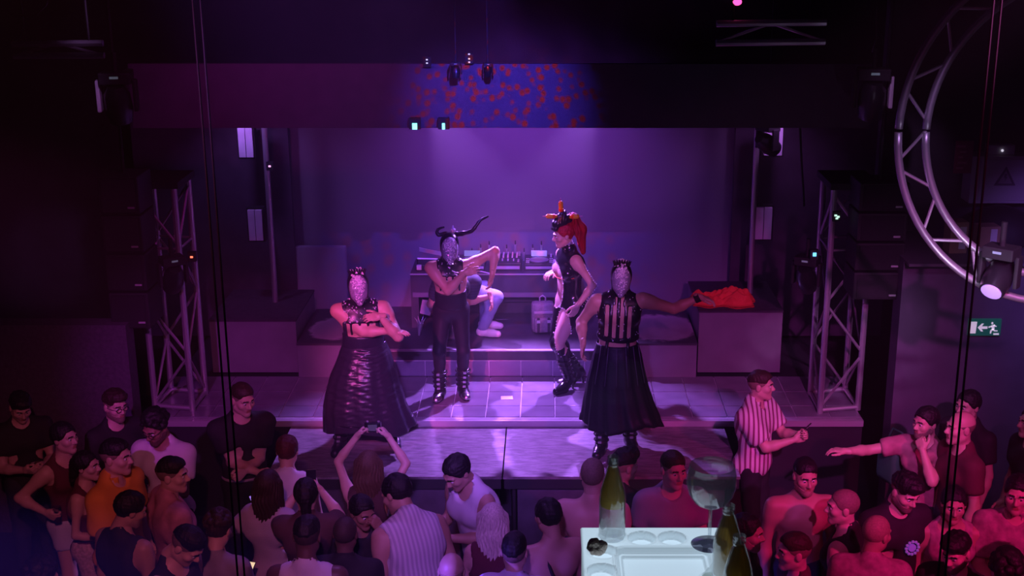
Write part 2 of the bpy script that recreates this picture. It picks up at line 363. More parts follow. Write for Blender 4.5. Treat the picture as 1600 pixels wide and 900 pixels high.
# speaker stack hung left of the tower, and right
def speaker(label, px0, px1, py0, py1, y, n):
    a = at_y(px0, py0, y); b2 = at_y(px1, py1, y); w_ = b2.x-a.x; h = a.z-b2.z
    t = thing('line_array_speaker', label, 'speaker', ((a.x+b2.x)/2, y, b2.z), 0, 'hung speaker columns')
    for i in range(n):
        z = h*(i+.5)/n
        c_ = MB().box((0, .2, z), (w_, .4, h/n-.02), bev=.012).obj('cabinet', BLK, t)
        MB().box((0, -.004, z), (w_-.06, .012, h/n-.06)).obj('grille', mat('grille_black', (.02,.02,.022), .5, bump=.6, bscale=300), c_)
        MB().box((w_*.3, -.012, z-h/n*.3), (.06, .006, .016)).obj('badge', mat('badge_grey', (.5,.5,.5), .4), c_)
    MB().cyl((0, .2, h-.02), (0, .2, 6.5-b2.z), .014).obj('hanging_cable', BLK, t)
speaker('black hung speaker column at far left beside the left truss', 150, 236, 275, 515, 10.9, 4)
speaker('black hung speaker column between right truss and circular truss', 1345, 1408, 285, 470, 10.9, 4)
# moving head lights
def moving_head(label, loc, yaw, tilt, sc=1., plate=False, lens_on=None, group='moving head lights', hang=True):
    t = thing('moving_head_light', label, 'stage light', loc, yaw, group)
    MB().box((0,0,-.05*sc), (.26*sc,.20*sc,.10*sc), bev=.012*sc).obj('base', BLK, t)
    for sx in (-1,1):
        MB().box((sx*.15*sc, 0, -.20*sc), (.035*sc,.10*sc,.27*sc), bev=.012*sc).obj('yoke_arm', mat('white_plate', (.55,.5,.56), .5) if (plate and sx == plate) else BLK, t)
    M = Matrix.Rotation(tilt, 3, 'X'); cc = Vector((0,0,-.26*sc))
    hd = MB().tube([cc+M@Vector((0,0,.16*sc)), cc+M@Vector((0,0,.08*sc)), cc+M@Vector((0,0,-.06*sc)), cc+M@Vector((0,0,-.17*sc))], [.07*sc,.11*sc,.12*sc,.10*sc], 16).obj('lamp_head', BLKG, t, 'auto')
    ln = lens_on or mat('dark_lens', (.05,.05,.08), .1)
    MB().cyl(cc+M@Vector((0,0,-.165*sc)), cc+M@Vector((0,0,-.178*sc)), .085*sc, seg=16).obj('lens', ln, hd, 'auto')
    MB().box((.0,-.102*sc,-.04*sc), (.07*sc,.006,.02*sc)).obj('display', mat('display_pale', (.3,.5,.5), .3, emit=(.6,.9,.85), es=.06), t)
    if hang: MB().cyl((0,0,0), (0,0,.16 if hang is True else 6.5-loc[2]), .02 if hang is True else .008).obj('clamp', BLK, t)
    return t
def fx(px, py, y): return at_y(px, py, y)
moving_head('moving head with a pale side plate at the left end of the header', fx(180, 112, 10.85), .15, .35, 1.0, -1)
moving_head('moving head with a pale side plate at the right end of the header', fx(1366, 106, 10.85), -.1, .35, 1.0, 1)
moving_head('moving head hanging over the middle of the header, left one of the pair', fx(712, 97, 11.3), 0, -.2, .32, hang=4)
moving_head('moving head hanging over the middle of the header, right one of the pair', fx(762, 98, 11.3), .2, .2, .28, hang=4)
moving_head('dark moving head clamped to the left truss tower', fx(268, 400, 11.15), .6, .6, .8)
moving_head('dark moving head clamped to the right truss tower', fx(1262, 400, 11.15), -.5, .6, .8)
def arm_to(t, dx, dy):
    v = Matrix.Rotation(-t.rotation_euler.z, 3, 'Z') @ Vector((dx, dy, 0)); MB().cyl((0,0,-.04), v + Vector((0,0,-.04)), .018, seg=8).obj('clamp_arm', BLK, t, 'auto')
arm_to(bpy.data.objects['moving_head_light.004'], -.02, .26); arm_to(bpy.data.objects['moving_head_light.005'], .12, .34)
arm_to(moving_head('dark moving head reaching out to the right of the right truss tower', fx(1352, 384, 11.2), .9, .9, .7), -.10, .14)
moving_head('dark moving head in front of the pale upper right wing panel', fx(1200, 192, 12.7), -1.0, 1.0, .8, hang=4)
# header strip lamps
G1 = mat('cool_led', (.2,.5,.5), .3, emit=(.25,1.0,.85), es=2.2)
for px_, wpx, lab in ((648, 7, 'bright teal LED lamp at header bottom, left one of the two'), (693, 4, 'bright teal LED lamp at header bottom, right one of the two')):
    p = at_y(px_, 197, YH-.06); t = thing('strip_lamp', lab, 'lamp', p, 0, 'teal header lamps')
    MB().box((0, .035, .02), (.10, .07, .10)).obj('housing', BLK, t)
    MB().box((0, -.004, -.002), (wpx/160, .008, .055)).obj('led', G1, t)
WL = mat('white_led', (.5,.5,.5), .3, emit=(.9,.85,1.0), es=.8)
def led_unit(label, px, py, y, dots, m=WL, s=.016, back=.05):
    p = at_y(px, py, y); t = thing('led_indicator', label, 'indicator light', p, 0, 'small indicator lights')
    MB().box((0, .01+back/2, 0), (.07, back, .09)).obj('housing', BLK, t)
    for dx, dz in dots: MB().box((dx, .006, dz), (s, .01, s*.7)).obj('led', m, t)
led_unit('tiny stacked white indicator lights above the header, right one', 733, 92, YH-.05, [(0,.04),(0,0),(0,-.03)])
led_unit('tiny stacked white indicator lights above the header, left one', 667, 97, YH-.05, [(0,.02),(0,-.01)])
led_unit('four white indicator dots on the left header moving head', 199, 117, 11.1, [(-.02,.015),(.02,.015),(-.02,-.02),(.02,-.02)])
led_unit('tiny red indicator light on the left truss tower', 299, 402, 11.22, [(0,0)], mat('red_led', (.5,.1,.1), .3, emit=(1,.15,.08), es=2.5), .022)
led_unit('small blue indicator light on the right truss tower', 1273, 399, 11.02, [(0,0),(0,.012)], mat('blue_led', (.1,.3,.5), .3, emit=(.15,.55,1), es=2.), .03)
led_unit('small greenish white display on the right truss tower', 1308, 339, 11.22, [(-.012,.012),(.012,0),(0,-.015)], mat('green_led', (.4,.6,.5), .3, emit=(.6,1,.8), es=1.2), .022)
led_unit('tiny pink indicator light on the left wing pole', 421, 260, 12.95, [(0,0)], mat('pink_led', (.5,.3,.5), .3, emit=(1,.4,.9), es=2.0), .022)
p = at_y(1152, 3, 9.0); tag(MB().ball(p, .025, 2, (1.3,1,1)).obj('pink_lamp', mat('pink_lamp', (.6,.1,.3), .3, emit=(1,.08,.35), es=2.5), smooth=True), 'small pink glowing lamp at the top edge, above the ceiling truss', 'lamp')
# wing towers: pole and two pale blinder panels per side
PAN = mat('pale_blinder_face', (.72,.66,.80), .6, noise=.12, nscale=6)
def wing(pole_top, pole_bot, y, panels, side):
    a = at_y(*pole_top, y); b2 = at_y(*pole_bot, y)
    tag(MB().cyl((a.x, y, ZS), (a.x, y, a.z+.3), .03).obj('wing_pole', ALU, smooth='auto'), 'upright aluminium pole in the %s wing beside the backdrop' % side, 'pole', 'wing poles')
    for (x0_, y0_, x1_, y1_), pos in panels:
        a = at_y(x0_, y0_, y); b2 = at_y(x1_, y1_, y); w_, h = b2.x-a.x, a.z-b2.z
        t = thing('blinder_panel', 'pale %s blinder panel in the %s wing' % (pos, side), 'panel light', ((a.x+b2.x)/2, y, b2.z), 0, 'wing blinder panels')
        MB().box((0, .07, h/2), (w_+.03, .10, h+.04), bev=.006).obj('housing', BLK, t)
        for k in (-1, 1): MB().box((k*w_/4, .008, h/2), (w_/2-.006, .03, h), bev=.004).obj('face_panel', PAN, t)
        MB().box((0, .34, h/2), (.05, .46, .06)).obj('bracket', BLK, t)
wing((413, 202), (424, 455), 13.0, [((370, 196, 397, 246), 'upper'), ((386, 328, 412, 376), 'lower')], 'left')
wing((1183, 210), (1176, 400), 13.0, [((1195, 196, 1222, 243), 'upper'), ((1181, 324, 1205, 374), 'lower')], 'right')
spot('wing_fill_left', (at_y(350,200,12.6).x, 12.5, 3.85), at_y(384, 260, 13.0), (.45,.2,1), 30, 95, 1.0)  # added lamp brightening the pale panels of the left wing
spot('wing_fill_right', (at_y(1235,200,12.6).x, 12.5, 3.85), at_y(1205, 260, 13.0), (.6,.2,.9), 24, 95, 1.0)  # added likewise for the right wing panels
# ceiling truss pieces
def beam(label, a, b, gap):
    c = (a+b)/2; t = thing('ceiling_truss', label, 'truss', c, 0, 'ceiling truss beams'); d = b-a; L = d.length; g = Vector((0,0,gap))
    for o in (g*.5, -g*.5): MB().cyl(-d/2+o, d/2+o, .024, seg=8).obj('chord', ALU, t, 'auto')
    n = max(2, int(L/.3))
    for k in range(n):
        s = 1 if k % 2 else -1
        MB().cyl(-d/2+d*(k/n)+g*.5*s, -d/2+d*((k+1)/n)-g*.5*s, .011, seg=6).obj('brace', ALU, t, 'auto')
    for k in (.15, .85): MB().cyl(-d/2+d*k+g*.5, Vector(((-d/2+d*k).x, (-d/2+d*k).y, 6.5-c.z)), .008, seg=6).obj('hanging_cable', BLK, t)
beam('short ceiling truss beam at upper right, left of the circular truss', at_y(1119, 52, 9.0), at_y(1290, 50, 9.0), at_y(1119,38,9).z-at_y(1119,68,9).z)
beam('short dark ceiling truss beam at upper left', at_y(20, 78, 9.6), at_y(162, 77, 9.6), at_y(97,68,9.6).z-at_y(97,87,9.6).z)
def cable(label, pts, y, r=.008):
    tag(MB().tube([at_y(px, py, y) for px, py in pts], r, 6).obj('hanging_cable', BLKG, smooth=True), label, 'cable', 'hanging cables')
cable('black cable hanging from the ceiling above the right header light', [(1378,-60),(1369,20),(1370,60),(1363,82)], 11.2)
cable('cable loop hanging beside the right wing, left of the right truss', [(1250,200),(1252,250),(1255,300),(1256,322)], 12.4, .012)
cable('loose cable looped at upper left, under the ceiling', [(-16,-390),(-15,-190),(-10,10),(20,24),(55,24),(72,8),(78,-20)], 9.5)

# ---- circular truss, right
YC = 8.2
cc = at_y(1686, 204, YC); m1 = (at_y(1404, 204, YC) - cc).length; m2 = (at_y(1447, 204, YC) - cc).length
ct = thing('circular_truss', 'large circular aluminium truss hung vertically at upper right', 'truss', cc, 0)
def arc(rr, a0, a1, n, dy=0): return [Vector((rr*math.cos(a), dy, rr*math.sin(a)*1.0)) for a in [a0+(a1-a0)*k/n for k in range(n+1)]]
for rr in (m1, m2):
    for s in range(4):
        MB().tube(arc(rr, s*math.pi/2+.01, (s+1)*math.pi/2-.01, 20), .026, 10).obj('curved_chord', ALU, ct, True)
nb = 28
for k in range(nb):
    a, b2 = 2*math.pi*k/nb, 2*math.pi*(k+.75)/nb
    ra, rb2 = (m1, m2) if k % 2 else (m2, m1)
    MB().cyl((ra*math.cos(a), 0, ra*math.sin(a)), (rb2*math.cos(b2), 0, rb2*math.sin(b2)), .011, seg=6).obj('brace', ALU, ct, 'auto')
for sx in (-.5, .5): MB().cyl((sx, 0, math.sqrt(m1*m1-.25)), (sx, 0, 6.5-cc.z), .008).obj('hanging_cable', BLK, ct)
mh = at_y(1566, 384, YC-.1)
moving_head('moving head with a pale lavender lens clamped to the circular truss', mh, -.7, -.95, .80, lens_on=mat('lavender_lens', (.6,.5,.9), .3, emit=(.50,.36,1), es=.30))
spot('ring_spill_fill', mh+Vector((-.25,-.45,-.32)), mh+Vector((-.1,.3,-.1)), (.75,.62,1), 9, 150, .9)  # added lamp for the moving head's spill on nearby tubes
spot('ring_fill', (2.4, 6.4, 5.6), at_y(1500, 330, YC), (.65,.35,.95), 130, 40, .9)  # added lamp that brightens the lower part of the ring

# ---- things on the right-hand wall and ledge
sg = at_y(1538, 511, 10.74)
es = thing('exit_sign', 'green emergency exit sign with white arrow and running figure, on the right wall', 'sign', sg)
GR = mat('sign_green', (.005,.14,.09), .4, emit=(.01,.16,.11), es=.25); WH = mat('sign_white', (.8,.78,.8), .4, emit=(.8,.72,.8), es=.55)
sw = at_y(1564, 511, 10.74).x - at_y(1513, 511, 10.74).x; sh = at_y(1538, 498, 10.74).z - at_y(1538, 524, 10.74).z
MB().box((0,0,0), (sw, .024, sh), bev=.003).obj('sign_board', GR, es)
def sp(u, v): return Vector(((u-.5)*sw, -.0135, (.5-v)*sh))
def flat(name, polys, par):
    m_ = MB()
    for pl in polys: m_.prism([sp(*q) for q in pl], (0, -.002, 0))
    return m_.obj(name, WH, par)
flat('door_symbol', [[(.02,.15),(.25,.15),(.23,.85),(.01,.85)]], es)
flat('arrow_symbol', [[(.28,.5),(.40,.26),(.46,.26),(.40,.43),(.58,.43),(.58,.58),(.40,.58),(.46,.73),(.39,.73)]], es)
fig = [[(.70,.36),(.78,.33),(.80,.60),(.72,.62)], [(.61,.44),(.71,.38),(.72,.47),(.61,.52)], [(.77,.30),(.86,.42),(.84,.47),(.76,.40)],
       [(.71,.58),(.78,.60),(.72,.72),(.71,.86),(.67,.86),(.67,.70)], [(.76,.56),(.82,.66),(.90,.67),(.90,.73),(.79,.73),(.73,.62)]]
fig.append([(.715+.032*math.cos(a*math.pi/5), .24+.075*math.sin(a*math.pi/5)) for a in range(10)])
flat('running_figure', fig, es)
flat('small_print', [[(.78,.84),(.95,.84),(.95,.94),(.78,.94)]], es)
# electrical cabinet
c0, c1 = at_y(1520, 244, 11.6), at_y(1640, 318, 11.6)
cb = thing('electrical_cabinet', 'grey electrical cabinet with a warning triangle at upper right', 'cabinet', ((c0.x+c1.x)/2, 11.6, c1.z))
cw, chh = c1.x-c0.x, c0.z-c1.z
CG = mat('cabinet_grey', (.42,.38,.45), .5)
MB().box((0, .12, chh/2), (cw, .24, chh), bev=.008).obj('cabinet_body', CG, cb)
MB().box((.02, -.006, chh/2), (cw-.12, .014, chh-.06), bev=.003).obj('cabinet_door', CG, cb)
tp = at_y(1570, 276, 11.6); tx, tz = tp.x-cb.location.x, tp.z-cb.location.z
tri = MB().prism([(tx-.10,-.016,tz-.08),(tx+.10,-.016,tz-.08),(tx,-.016,tz+.10)], (0,-.003,0)).obj('warning_triangle', mat('warning_dark', (.12,.08,.12), .5), cb)
MB().prism([(tx-.065,-.020,tz-.06),(tx+.065,-.020,tz-.06),(tx,-.020,tz+.06)], (0,-.001,0)).obj('triangle_field', mat('warning_field', (.30,.25,.30), .5), tri)
MB().prism([(tx-.012,-.022,tz+.03),(tx+.014,-.022,tz+.03),(tx+.004,-.022,tz),(tx+.016,-.022,tz),(tx-.006,-.022,tz-.045),(tx,-.022,tz-.01),(tx-.014,-.022,tz-.01)], (0,-.001,0)).obj('bolt_symbol', mat('warning_dark'), tri)
e0 = at_y(1567, 234, 11.6)
eb = thing('emergency_light', 'small grey box with a tiny lamp on top of the electrical cabinet', 'lamp', (e0.x, 11.6, c0.z))
MB().box((0, .08, .05), (.24, .12, .10), bev=.01).obj('housing', CG, eb); MB().ball((0, .01, .05), .012, 2).obj('lamp', WL, eb)
r0 = at_y(1508, 247, 11.55)
rs = thing('red_notice', 'dim red notice board left of the electrical cabinet', 'sign', (r0.x, 11.6, r0.z))
MB().box((0,0,0), (.16, .02, .30)).obj('board', mat('dim_red_board', (.22,.03,.07), .6), rs)
for k in range(5): MB().box((-.03+.02*(k%2), -.012, .10-.05*k), (.08-.02*(k%3), .004, .018)).obj('print_line', mat('dim_red_print', (.40,.12,.18), .6), rs)
CARD = mat('cardboard', (.32,.20,.13), .8, noise=.1); PAP = mat('paper_white', (.65,.62,.66), .7)
for lab, px0, px1, pt, m_ in (('brown cardboard box on the ledge behind the circular truss', 1478, 1506, 345, CARD), ('second cardboard box on the ledge, with white paper on it', 1524, 1556, 352, CARD)):
    a, b2 = at_y(px0, 405, 11.0), at_y(px1, 405, 11.0); tz_ = at_y(px0, pt, 11.0).z
    t = thing('cardboard_box', lab, 'box', ((a.x+b2.x)/2, 11.0-.05, zr+.024), .08, 'boxes on the ledge')
    MB().box((0, .07, (tz_-zr-.024)/2), (b2.x-a.x, .16, tz_-zr-.024), bev=.004).obj('carton', m_, t)
    MB().box((.03, -.013, (tz_-zr-.024)/2), (.06, .003, .20)).obj('paper_sheet', PAP, t)
a = at_y(1585, 405, 11.0)
dz = MB(); prof = [(.30,0),(.31,.05),(.28,.16),(.20,.26),(.08,.31),(.01,.32)]
dz.lathe(prof, (a.x, 11.45, zr+.024), 28); dob = dz.obj('black_dome', BLK, smooth='auto'); tag(dob, 'dark domed cover sitting on the ledge at the right edge', 'cover')
struct(MB().box(((xr0+xr1)/2, 11.4, zr-.01), (xr1-xr0, .9, .02)).obj('trim_4', mat('ledge_board')))
# ================================================================== PEOPLE: bodies from blended distance fields
def np3(v): return np.array([v[0], v[1], v[2]], dtype=np.float32)
class Prims:
    def __init__(s): s.L = []
    def cone(s, a, b, r1, r2, tag, k=.03): s.L.append(('c', np3(a), np3(b), r1, r2, tag, k))
    def ell(s, c, r, tag, k=.04, M=None): s.L.append(('e', np3(c), np3(r), None if M is None else np.array(M, dtype=np.float32), None, tag, k))
def bbox(p, ex):
    if p[0] == 'c':
        r = max(p[3], p[4]) + ex; return np.minimum(p[1], p[2]) - r, np.maximum(p[1], p[2]) + r
    r = (p[2] if p[3] is None else np.full(3, p[2].max(), dtype=np.float32)) + ex
    return p[1]-r, p[1]+r
def dist(p, X, Y, Z, inf):
    if p[0] == 'c':
        a, b = p[1], p[2]; ba = b-a; L = max(1e-9, float(ba@ba))
        t = np.clip(((X-a[0])*ba[0] + (Y-a[1])*ba[1] + (Z-a[2])*ba[2])/L, 0, 1)
        return np.sqrt((X-a[0]-t*ba[0])**2 + (Y-a[1]-t*ba[1])**2 + (Z-a[2]-t*ba[2])**2) - (p[3] + t*(p[4]-p[3])) - inf
    x, y, z = X-p[1][0], Y-p[1][1], Z-p[1][2]
    if p[3] is not None:
        M = p[3]; x, y, z = M[0,0]*x+M[1,0]*y+M[2,0]*z, M[0,1]*x+M[1,1]*y+M[2,1]*z, M[0,2]*x+M[1,2]*y+M[2,2]*z
    r = p[2] + inf
    k0 = np.sqrt((x/r[0])**2 + (y/r[1])**2 + (z/r[2])**2); k1 = np.sqrt((x/r[0]**2)**2 + (y/r[1]**2)**2 + (z/r[2]**2)**2) + 1e-6
    return k0*(k0-1)/k1
class Field:
    def __init__(s, prims, h, inf=0., pad=.03):
        ex = inf + pad; bb = [bbox(p, ex) for p in prims]
        s.lo = np.min([b[0] for b in bb], 0); hi = np.max([b[1] for b in bb], 0); s.h = h
        n = np.ceil((hi-s.lo)/h).astype(int) + 2
        s.ax = [(s.lo[i] + h*np.arange(n[i])).astype(np.float32) for i in range(3)]
        s.F = np.full(n, .5, dtype=np.float32)
        for p, (l, u) in zip(prims, bb):
            sl = [slice(max(0, int((l[i]-s.lo[i])/h)), int((u[i]-s.lo[i])/h)+2) for i in range(3)]
            X, Y, Z = s.ax[0][sl[0]][:,None,None], s.ax[1][sl[1]][None,:,None], s.ax[2][sl[2]][None,None,:]
            d = dist(p, X, Y, Z, inf); f = s.F[tuple(sl)]; k = p[6]
            hh = np.clip(.5 + .5*(d-f)/k, 0, 1)
            s.F[tuple(sl)] = d*(1-hh) + f*hh - k*hh*(1-hh)
    @property
    def G(s): return s.ax[0][:,None,None], s.ax[1][None,:,None], s.ax[2][None,None,:]
    def clip(s, n, p):          # keep the side where n.(x-p) < 0
        X, Y, Z = s.G; s.F = np.maximum(s.F, (X-p[0])*n[0] + (Y-p[1])*n[1] + (Z-p[2])*n[2]); return s
    def cut(s, prim, inf=0.): s.F = np.maximum(s.F, -dist(prim, *s.G, inf)); return s
    def cap(s, G): s.F = np.maximum(s.F, G); return s
    def net(s): return snet(s.F, s.lo, s.h)
def snet(F, lo, h):
    nx, ny, nz = F.shape
    F[0]=F[-1]=.1; F[:,0]=F[:,-1]=.1; F[:,:,0]=F[:,:,-1]=.1
    neg = F < 0; cid, pos, quads = [], [], []
    st = np.array([ny*nz, nz, 1], dtype=np.int64)
    for ax in range(3):
        a = [slice(None)]*3; b = [slice(None)]*3; a[ax] = slice(0,-1); b[ax] = slice(1,None)
        I = np.argwhere(neg[tuple(a)] != neg[tuple(b)])
        if not len(I): continue
        I2 = I.copy(); I2[:,ax] += 1
        fa, fb = F[tuple(I.T)], F[tuple(I2.T)]; t = fa/(fa-fb)
        P = I.astype(np.float64); P[:,ax] += t
        u, v = (ax+1)%3, (ax+2)%3
        base = I@st; c00 = base - st[u] - st[v]; c10 = base - st[v]; c11 = base; c01 = base - st[u]
        for c in (c00, c10, c11, c01): cid.append(c); pos.append(P)
        q = np.stack([c00, c10, c11, c01], 1); fl = fb < fa; q[fl] = q[fl][:, ::-1]; quads.append(q)
    if not cid: return np.zeros((0,3)), np.zeros((0,4), int)
    cid = np.concatenate(cid); pos = np.concatenate(pos); quads = np.concatenate(quads)
    uq, inv = np.unique(cid, return_inverse=True); cnt = np.bincount(inv)
    V = np.stack([np.bincount(inv, pos[:,i])/cnt for i in range(3)], 1)*h + lo
    return V, np.searchsorted(uq, quads)
def normals(V, Q):
    n = np.cross(V[Q[:,2]]-V[Q[:,0]], V[Q[:,3]]-V[Q[:,1]]); N = np.zeros_like(V)
    for k in range(4): np.add.at(N, Q[:,k], n)
    return N/(np.linalg.norm(N, axis=1)[:,None]+1e-9)
def wrinkle(V, Q, amp, fr, seed, direc=None):
    r = np.random.RandomState(seed); N = normals(V, Q); d = np.zeros(len(V))
    for i in range(5):
        w_ = r.normal(size=3)*fr
        if direc is not None: w_ = w_*np.array(direc)
        d += np.sin(V@w_ + r.uniform(0, 6.28) + 1.5*np.sin(V@(r.normal(size=3)*fr*.4)))
    return V + N*(amp*(.5+.2*d))[:,None]
def qmesh(name, V, Q, mi=None, mats=(), smooth=True):
    me = bpy.data.meshes.new(name); me.vertices.add(len(V)); me.vertices.foreach_set('co', np.asarray(V, np.float32).ravel())
    me.loops.add(len(Q)*4); me.loops.foreach_set('vertex_index', np.asarray(Q, np.int32).ravel())
    me.polygons.add(len(Q)); me.polygons.foreach_set('loop_start', np.arange(0, len(Q)*4, 4, dtype=np.int32))
    if mi is not None: me.polygons.foreach_set('material_index', np.asarray(mi, np.int32))
    if smooth: me.polygons.foreach_set('use_smooth', np.ones(len(Q), dtype=bool))
    for m in mats: me.materials.append(m)
    me.update(calc_edges=True); return me

# ---- heads (head space: centre of head at origin, facing -Y)
def head_prims(female):
    P = Prims(); j = .9 if female else 1.
    P.ell((0,.018,.032), (.077,.098,.090), 'cran', .03)
    P.ell((0,-.028,-.030), (.063*j,.070,.086), 'face', .03)
    for s in (-1,1):
        P.cone((s*.050*j,.0,-.060), (s*.012,-.070,-.098), .022, .018, 'face', .03)
        P.ell((s*.043,-.058,-.018), (.026,.028,.024), 'face', .02)
        P.cone((s*.014,-.090,.030), (s*.046,-.074,.030), .011, .010, 'face', .014)
        P.ell((s*.079,.012,-.004), (.010,.022,.032), 'ear', .008)
        P.ell((s*.011,-.101,-.027), (.009,.010,.008), 'nose', .008)
    P.cone((0,-.074,-.100), (0,-.076,-.096), .020, .020, 'face', .02)
    P.cone((0,-.090,.014), (0,-.113,-.020), .008, .0125, 'nose', .012)
    P.cone((-.018,-.088,-.052), (.018,-.088,-.052), .0085, .0085, 'lip', .008)
    P.cone((-.015,-.087,-.062), (.015,-.087,-.062), .0090, .0090, 'lip', .008)
    P.cone((0,.022,-.060), (0,.030,-.150), .056*(.88 if female else 1), .058*(.88 if female else 1), 'neck', .03)
    return P
def build_head(female):
    P = head_prims(female); f = Field(P.L, .0056)
    for s in (-1,1):
        d = dist(('e', np3((s*.031,-.098,.008)), np3((.019,.015,.011)), None, None, '', 0), *f.G, 0)
        k = .012; hh = np.clip(.5 - .5*(f.F + d)/k, 0, 1); f.F = f.F*(1-hh) - d*hh + k*hh*(1-hh)
    V, Q = f.net(); ctr = V[Q].mean(1); mi = np.zeros(len(Q), int)
    x, y, z = ctr.T
    mi[(np.abs(x) < .021-.2*np.abs(z+.057)) & (y < -.084) & (z < -.044) & (z > -.071)] = 2
    mi[(np.abs(x) > .012) & (np.abs(x) < .050) & (np.abs(z-.0335+.25*(np.abs(x)-.03)*(np.abs(x)>.03)) < .0055) & (y < -.062)] = 3
    for s in (-1,1):
        E = Prims(); E.ell((s*.031,-.0795,.008), (.0125,.0120,.0115), 'eye'); ev, eq = Field(E.L, .004, pad=.01).net()
        em = np.where((ev[eq].mean(1)[:,1] < -.0895) & (np.abs(ev[eq].mean(1)[:,0]-s*.031) < .006), 3, 1)
        Q = np.vstack([Q, eq+len(V)]); V = np.vstack([V, ev]); mi = np.concatenate([mi, em])
    return V, Q, mi
HEADS = {False: build_head(False), True: build_head(True)}
HL_Y = [-.14,-.085,-.06,-.03,0.0,.03,.06,.13]; 
def zline(y, dz=0.): return np.interp(y, HL_Y, [.094+dz,.089+dz,.066+dz,.016,.000,-.035,-.062,-.070]).astype(np.float32)
CRAN = ('e', np3((0,.018,.032)), np3((.077,.098,.090)), None, None, 'cran', .02)
HAIR = {}
def hair_template(style):
    if style in HAIR: return HAIR[style]
    P = Prims(); P.L.append(CRAN); h = .0055; groove = 0; wr = .004; fr = 70
    if style == 'short': f = Field(P.L, h, .009)
    elif style == 'sides': f = Field(P.L, h, .0028); wr = .0006
    elif style == 'buzz': f = Field(P.L, h, .0045); wr = .0008
    elif style == 'bald': f = Field(P.L, h, .0022); wr = 0
    elif style == 'fade':
        P.ell((0,.002,.078), (.064,.086,.050), 'top', .02); f = Field(P.L, h, .0045); wr = .003
    elif style == 'quiff':
        P.ell((0,-.012,.090), (.068,.088,.050), 'top', .02); P.ell((0,-.065,.105), (.05,.035,.03), 'top', .02); f = Field(P.L, h, .007); wr = .006
    elif style == 'curly':
        r = random.Random(5)
        for i in range(90):
            a, e = r.uniform(0, 6.28), r.uniform(-.1, 1.5)
            P.ell((.080*math.cos(a)*math.cos(e), .018+.100*math.sin(a)*math.cos(e), .042+.092*math.sin(e)), (.022,.022,.022), 'curl', .006)
        f = Field(P.L, h, .006); wr = .003
    elif style in ('long', 'longstraight'):
        ln = -.36 if style == 'long' else -.30
        P.ell((0,.055,-.06), (.098,.062,.15), 'back', .03)
        P.cone((-.035,.062,-.10), (-.045,.075,ln), .058, .030, 'back', .03); P.cone((.035,.062,-.10), (.045,.075,ln), .058, .030, 'back', .03); P.cone((0,.07,-.1), (0,.085,ln-.02), .058, .028, 'back', .03)
        for s in (-1,1): P.cone((s*.080,.005,.03), (s*.088,.010,-.17), .022, .020, 'side', .02)
        f = Field(P.L, h, .013); groove = .0045; wr = .0015
    elif style == 'bun':
        P.ell((0,.10,.09), (.042,.042,.040), 'bun', .012); f = Field(P.L, h, .010); groove = .002
    elif style == 'tied':
        P.cone((0,.105,.02), (0,.135,-.14), .034, .016, 'tail', .015); f = Field(P.L, h, .010); groove = .003
    elif style == 'cap':
        P.cone((-.03,-.10,.062), (.03,-.10,.062), .03, .03, 'peak', .02); f = Field(P.L, h, .014); wr = 0
        P2 = Prims(); P2.ell((0,-.100,.050), (.062,.060,.008), 'peak'); 
        P.L.append(P2.L[0]); f = Field(P.L, h, .010)
    X, Y, Z = f.G
    zl_ = zline(Y, -.012 if style in ('long','longstraight') else (.018 if style == 'bald' else 0.))
    if style in ('long', 'longstraight', 'tied'):
        hide = np.where((np.abs(X) < .072) & (Y < -.012), zl_ - Z, -.05)       # open at the face only
        g = np.where(Y > .0, -.05, hide) if style != 'tied' else np.where((Y > .085), -.05, zl_-Z)
        if style != 'tied': g = np.where((Y <= -.012) & (np.abs(X) >= .072), np.maximum(-.02, -.30-Z), g)
        f.cap((g*.8).astype(np.float32))
        if style != 'tied':   # keep the face clear
            f.cut(('e', np3((0,-.09,-.06)), np3((.068,.10,.13)), None, None, '', 0))
    elif style == 'cap': f.cap((np.where(Y < -.05, .035, .012) - Z)*np.ones_like(X)*.9)
    elif style == 'bald': f.cap(np.maximum(zl_-Z, Z-.035)*np.ones_like(X))
    elif style in ('fade', 'quiff'): f.cap((np.maximum(zl_, np.interp(Y, [-.1,-.05,.06,.12], [.03,.045,.045,.02]).astype(np.float32))-Z+.005*np.sin(X*150+Z*60)*np.sin(Z*170+Y*90))*np.ones_like(X)*.8)
    else: f.cap((zl_-Z+.005*np.sin(X*150+Z*60)*np.sin(Z*170+Y*90))*np.ones_like(X)*.8)
    V, Q = f.net()
    if wr: V = wrinkle(wrinkle(V, Q, wr, fr, 7), Q, wr*.9, fr*2.3, 9)
    if groove:
        N = normals(V, Q); ang = np.arctan2(V[:,0], V[:,1]+.02); V = V + N*(groove*np.sin(ang*34+3*np.sin(V[:,2]*25))*np.clip((.09-V[:,2])/.1, 0, 1))[:,None]
    HAIR[style] = (V, Q); return HAIR[style]
def beard_template():
    if 'beard' not in HAIR:
        P = Prims(); P.L = [p for p in head_prims(False).L if p[5] in ('face',)]
        f = Field(P.L, .006, .0035); X, Y, Z = f.G
        top = np.interp(Y, [-.12,-.08,-.05,-.01,.03], [-.062,-.060,-.045,-.012,.0]).astype(np.float32)
        f.cap((Z-top)*np.ones_like(X)); f.cap((Y-.02)*np.ones_like(X+Z))
        V, Q = f.net(); HAIR['beard'] = (wrinkle(V, Q, .0012, 160, 2), Q)
    return HAIR['beard']
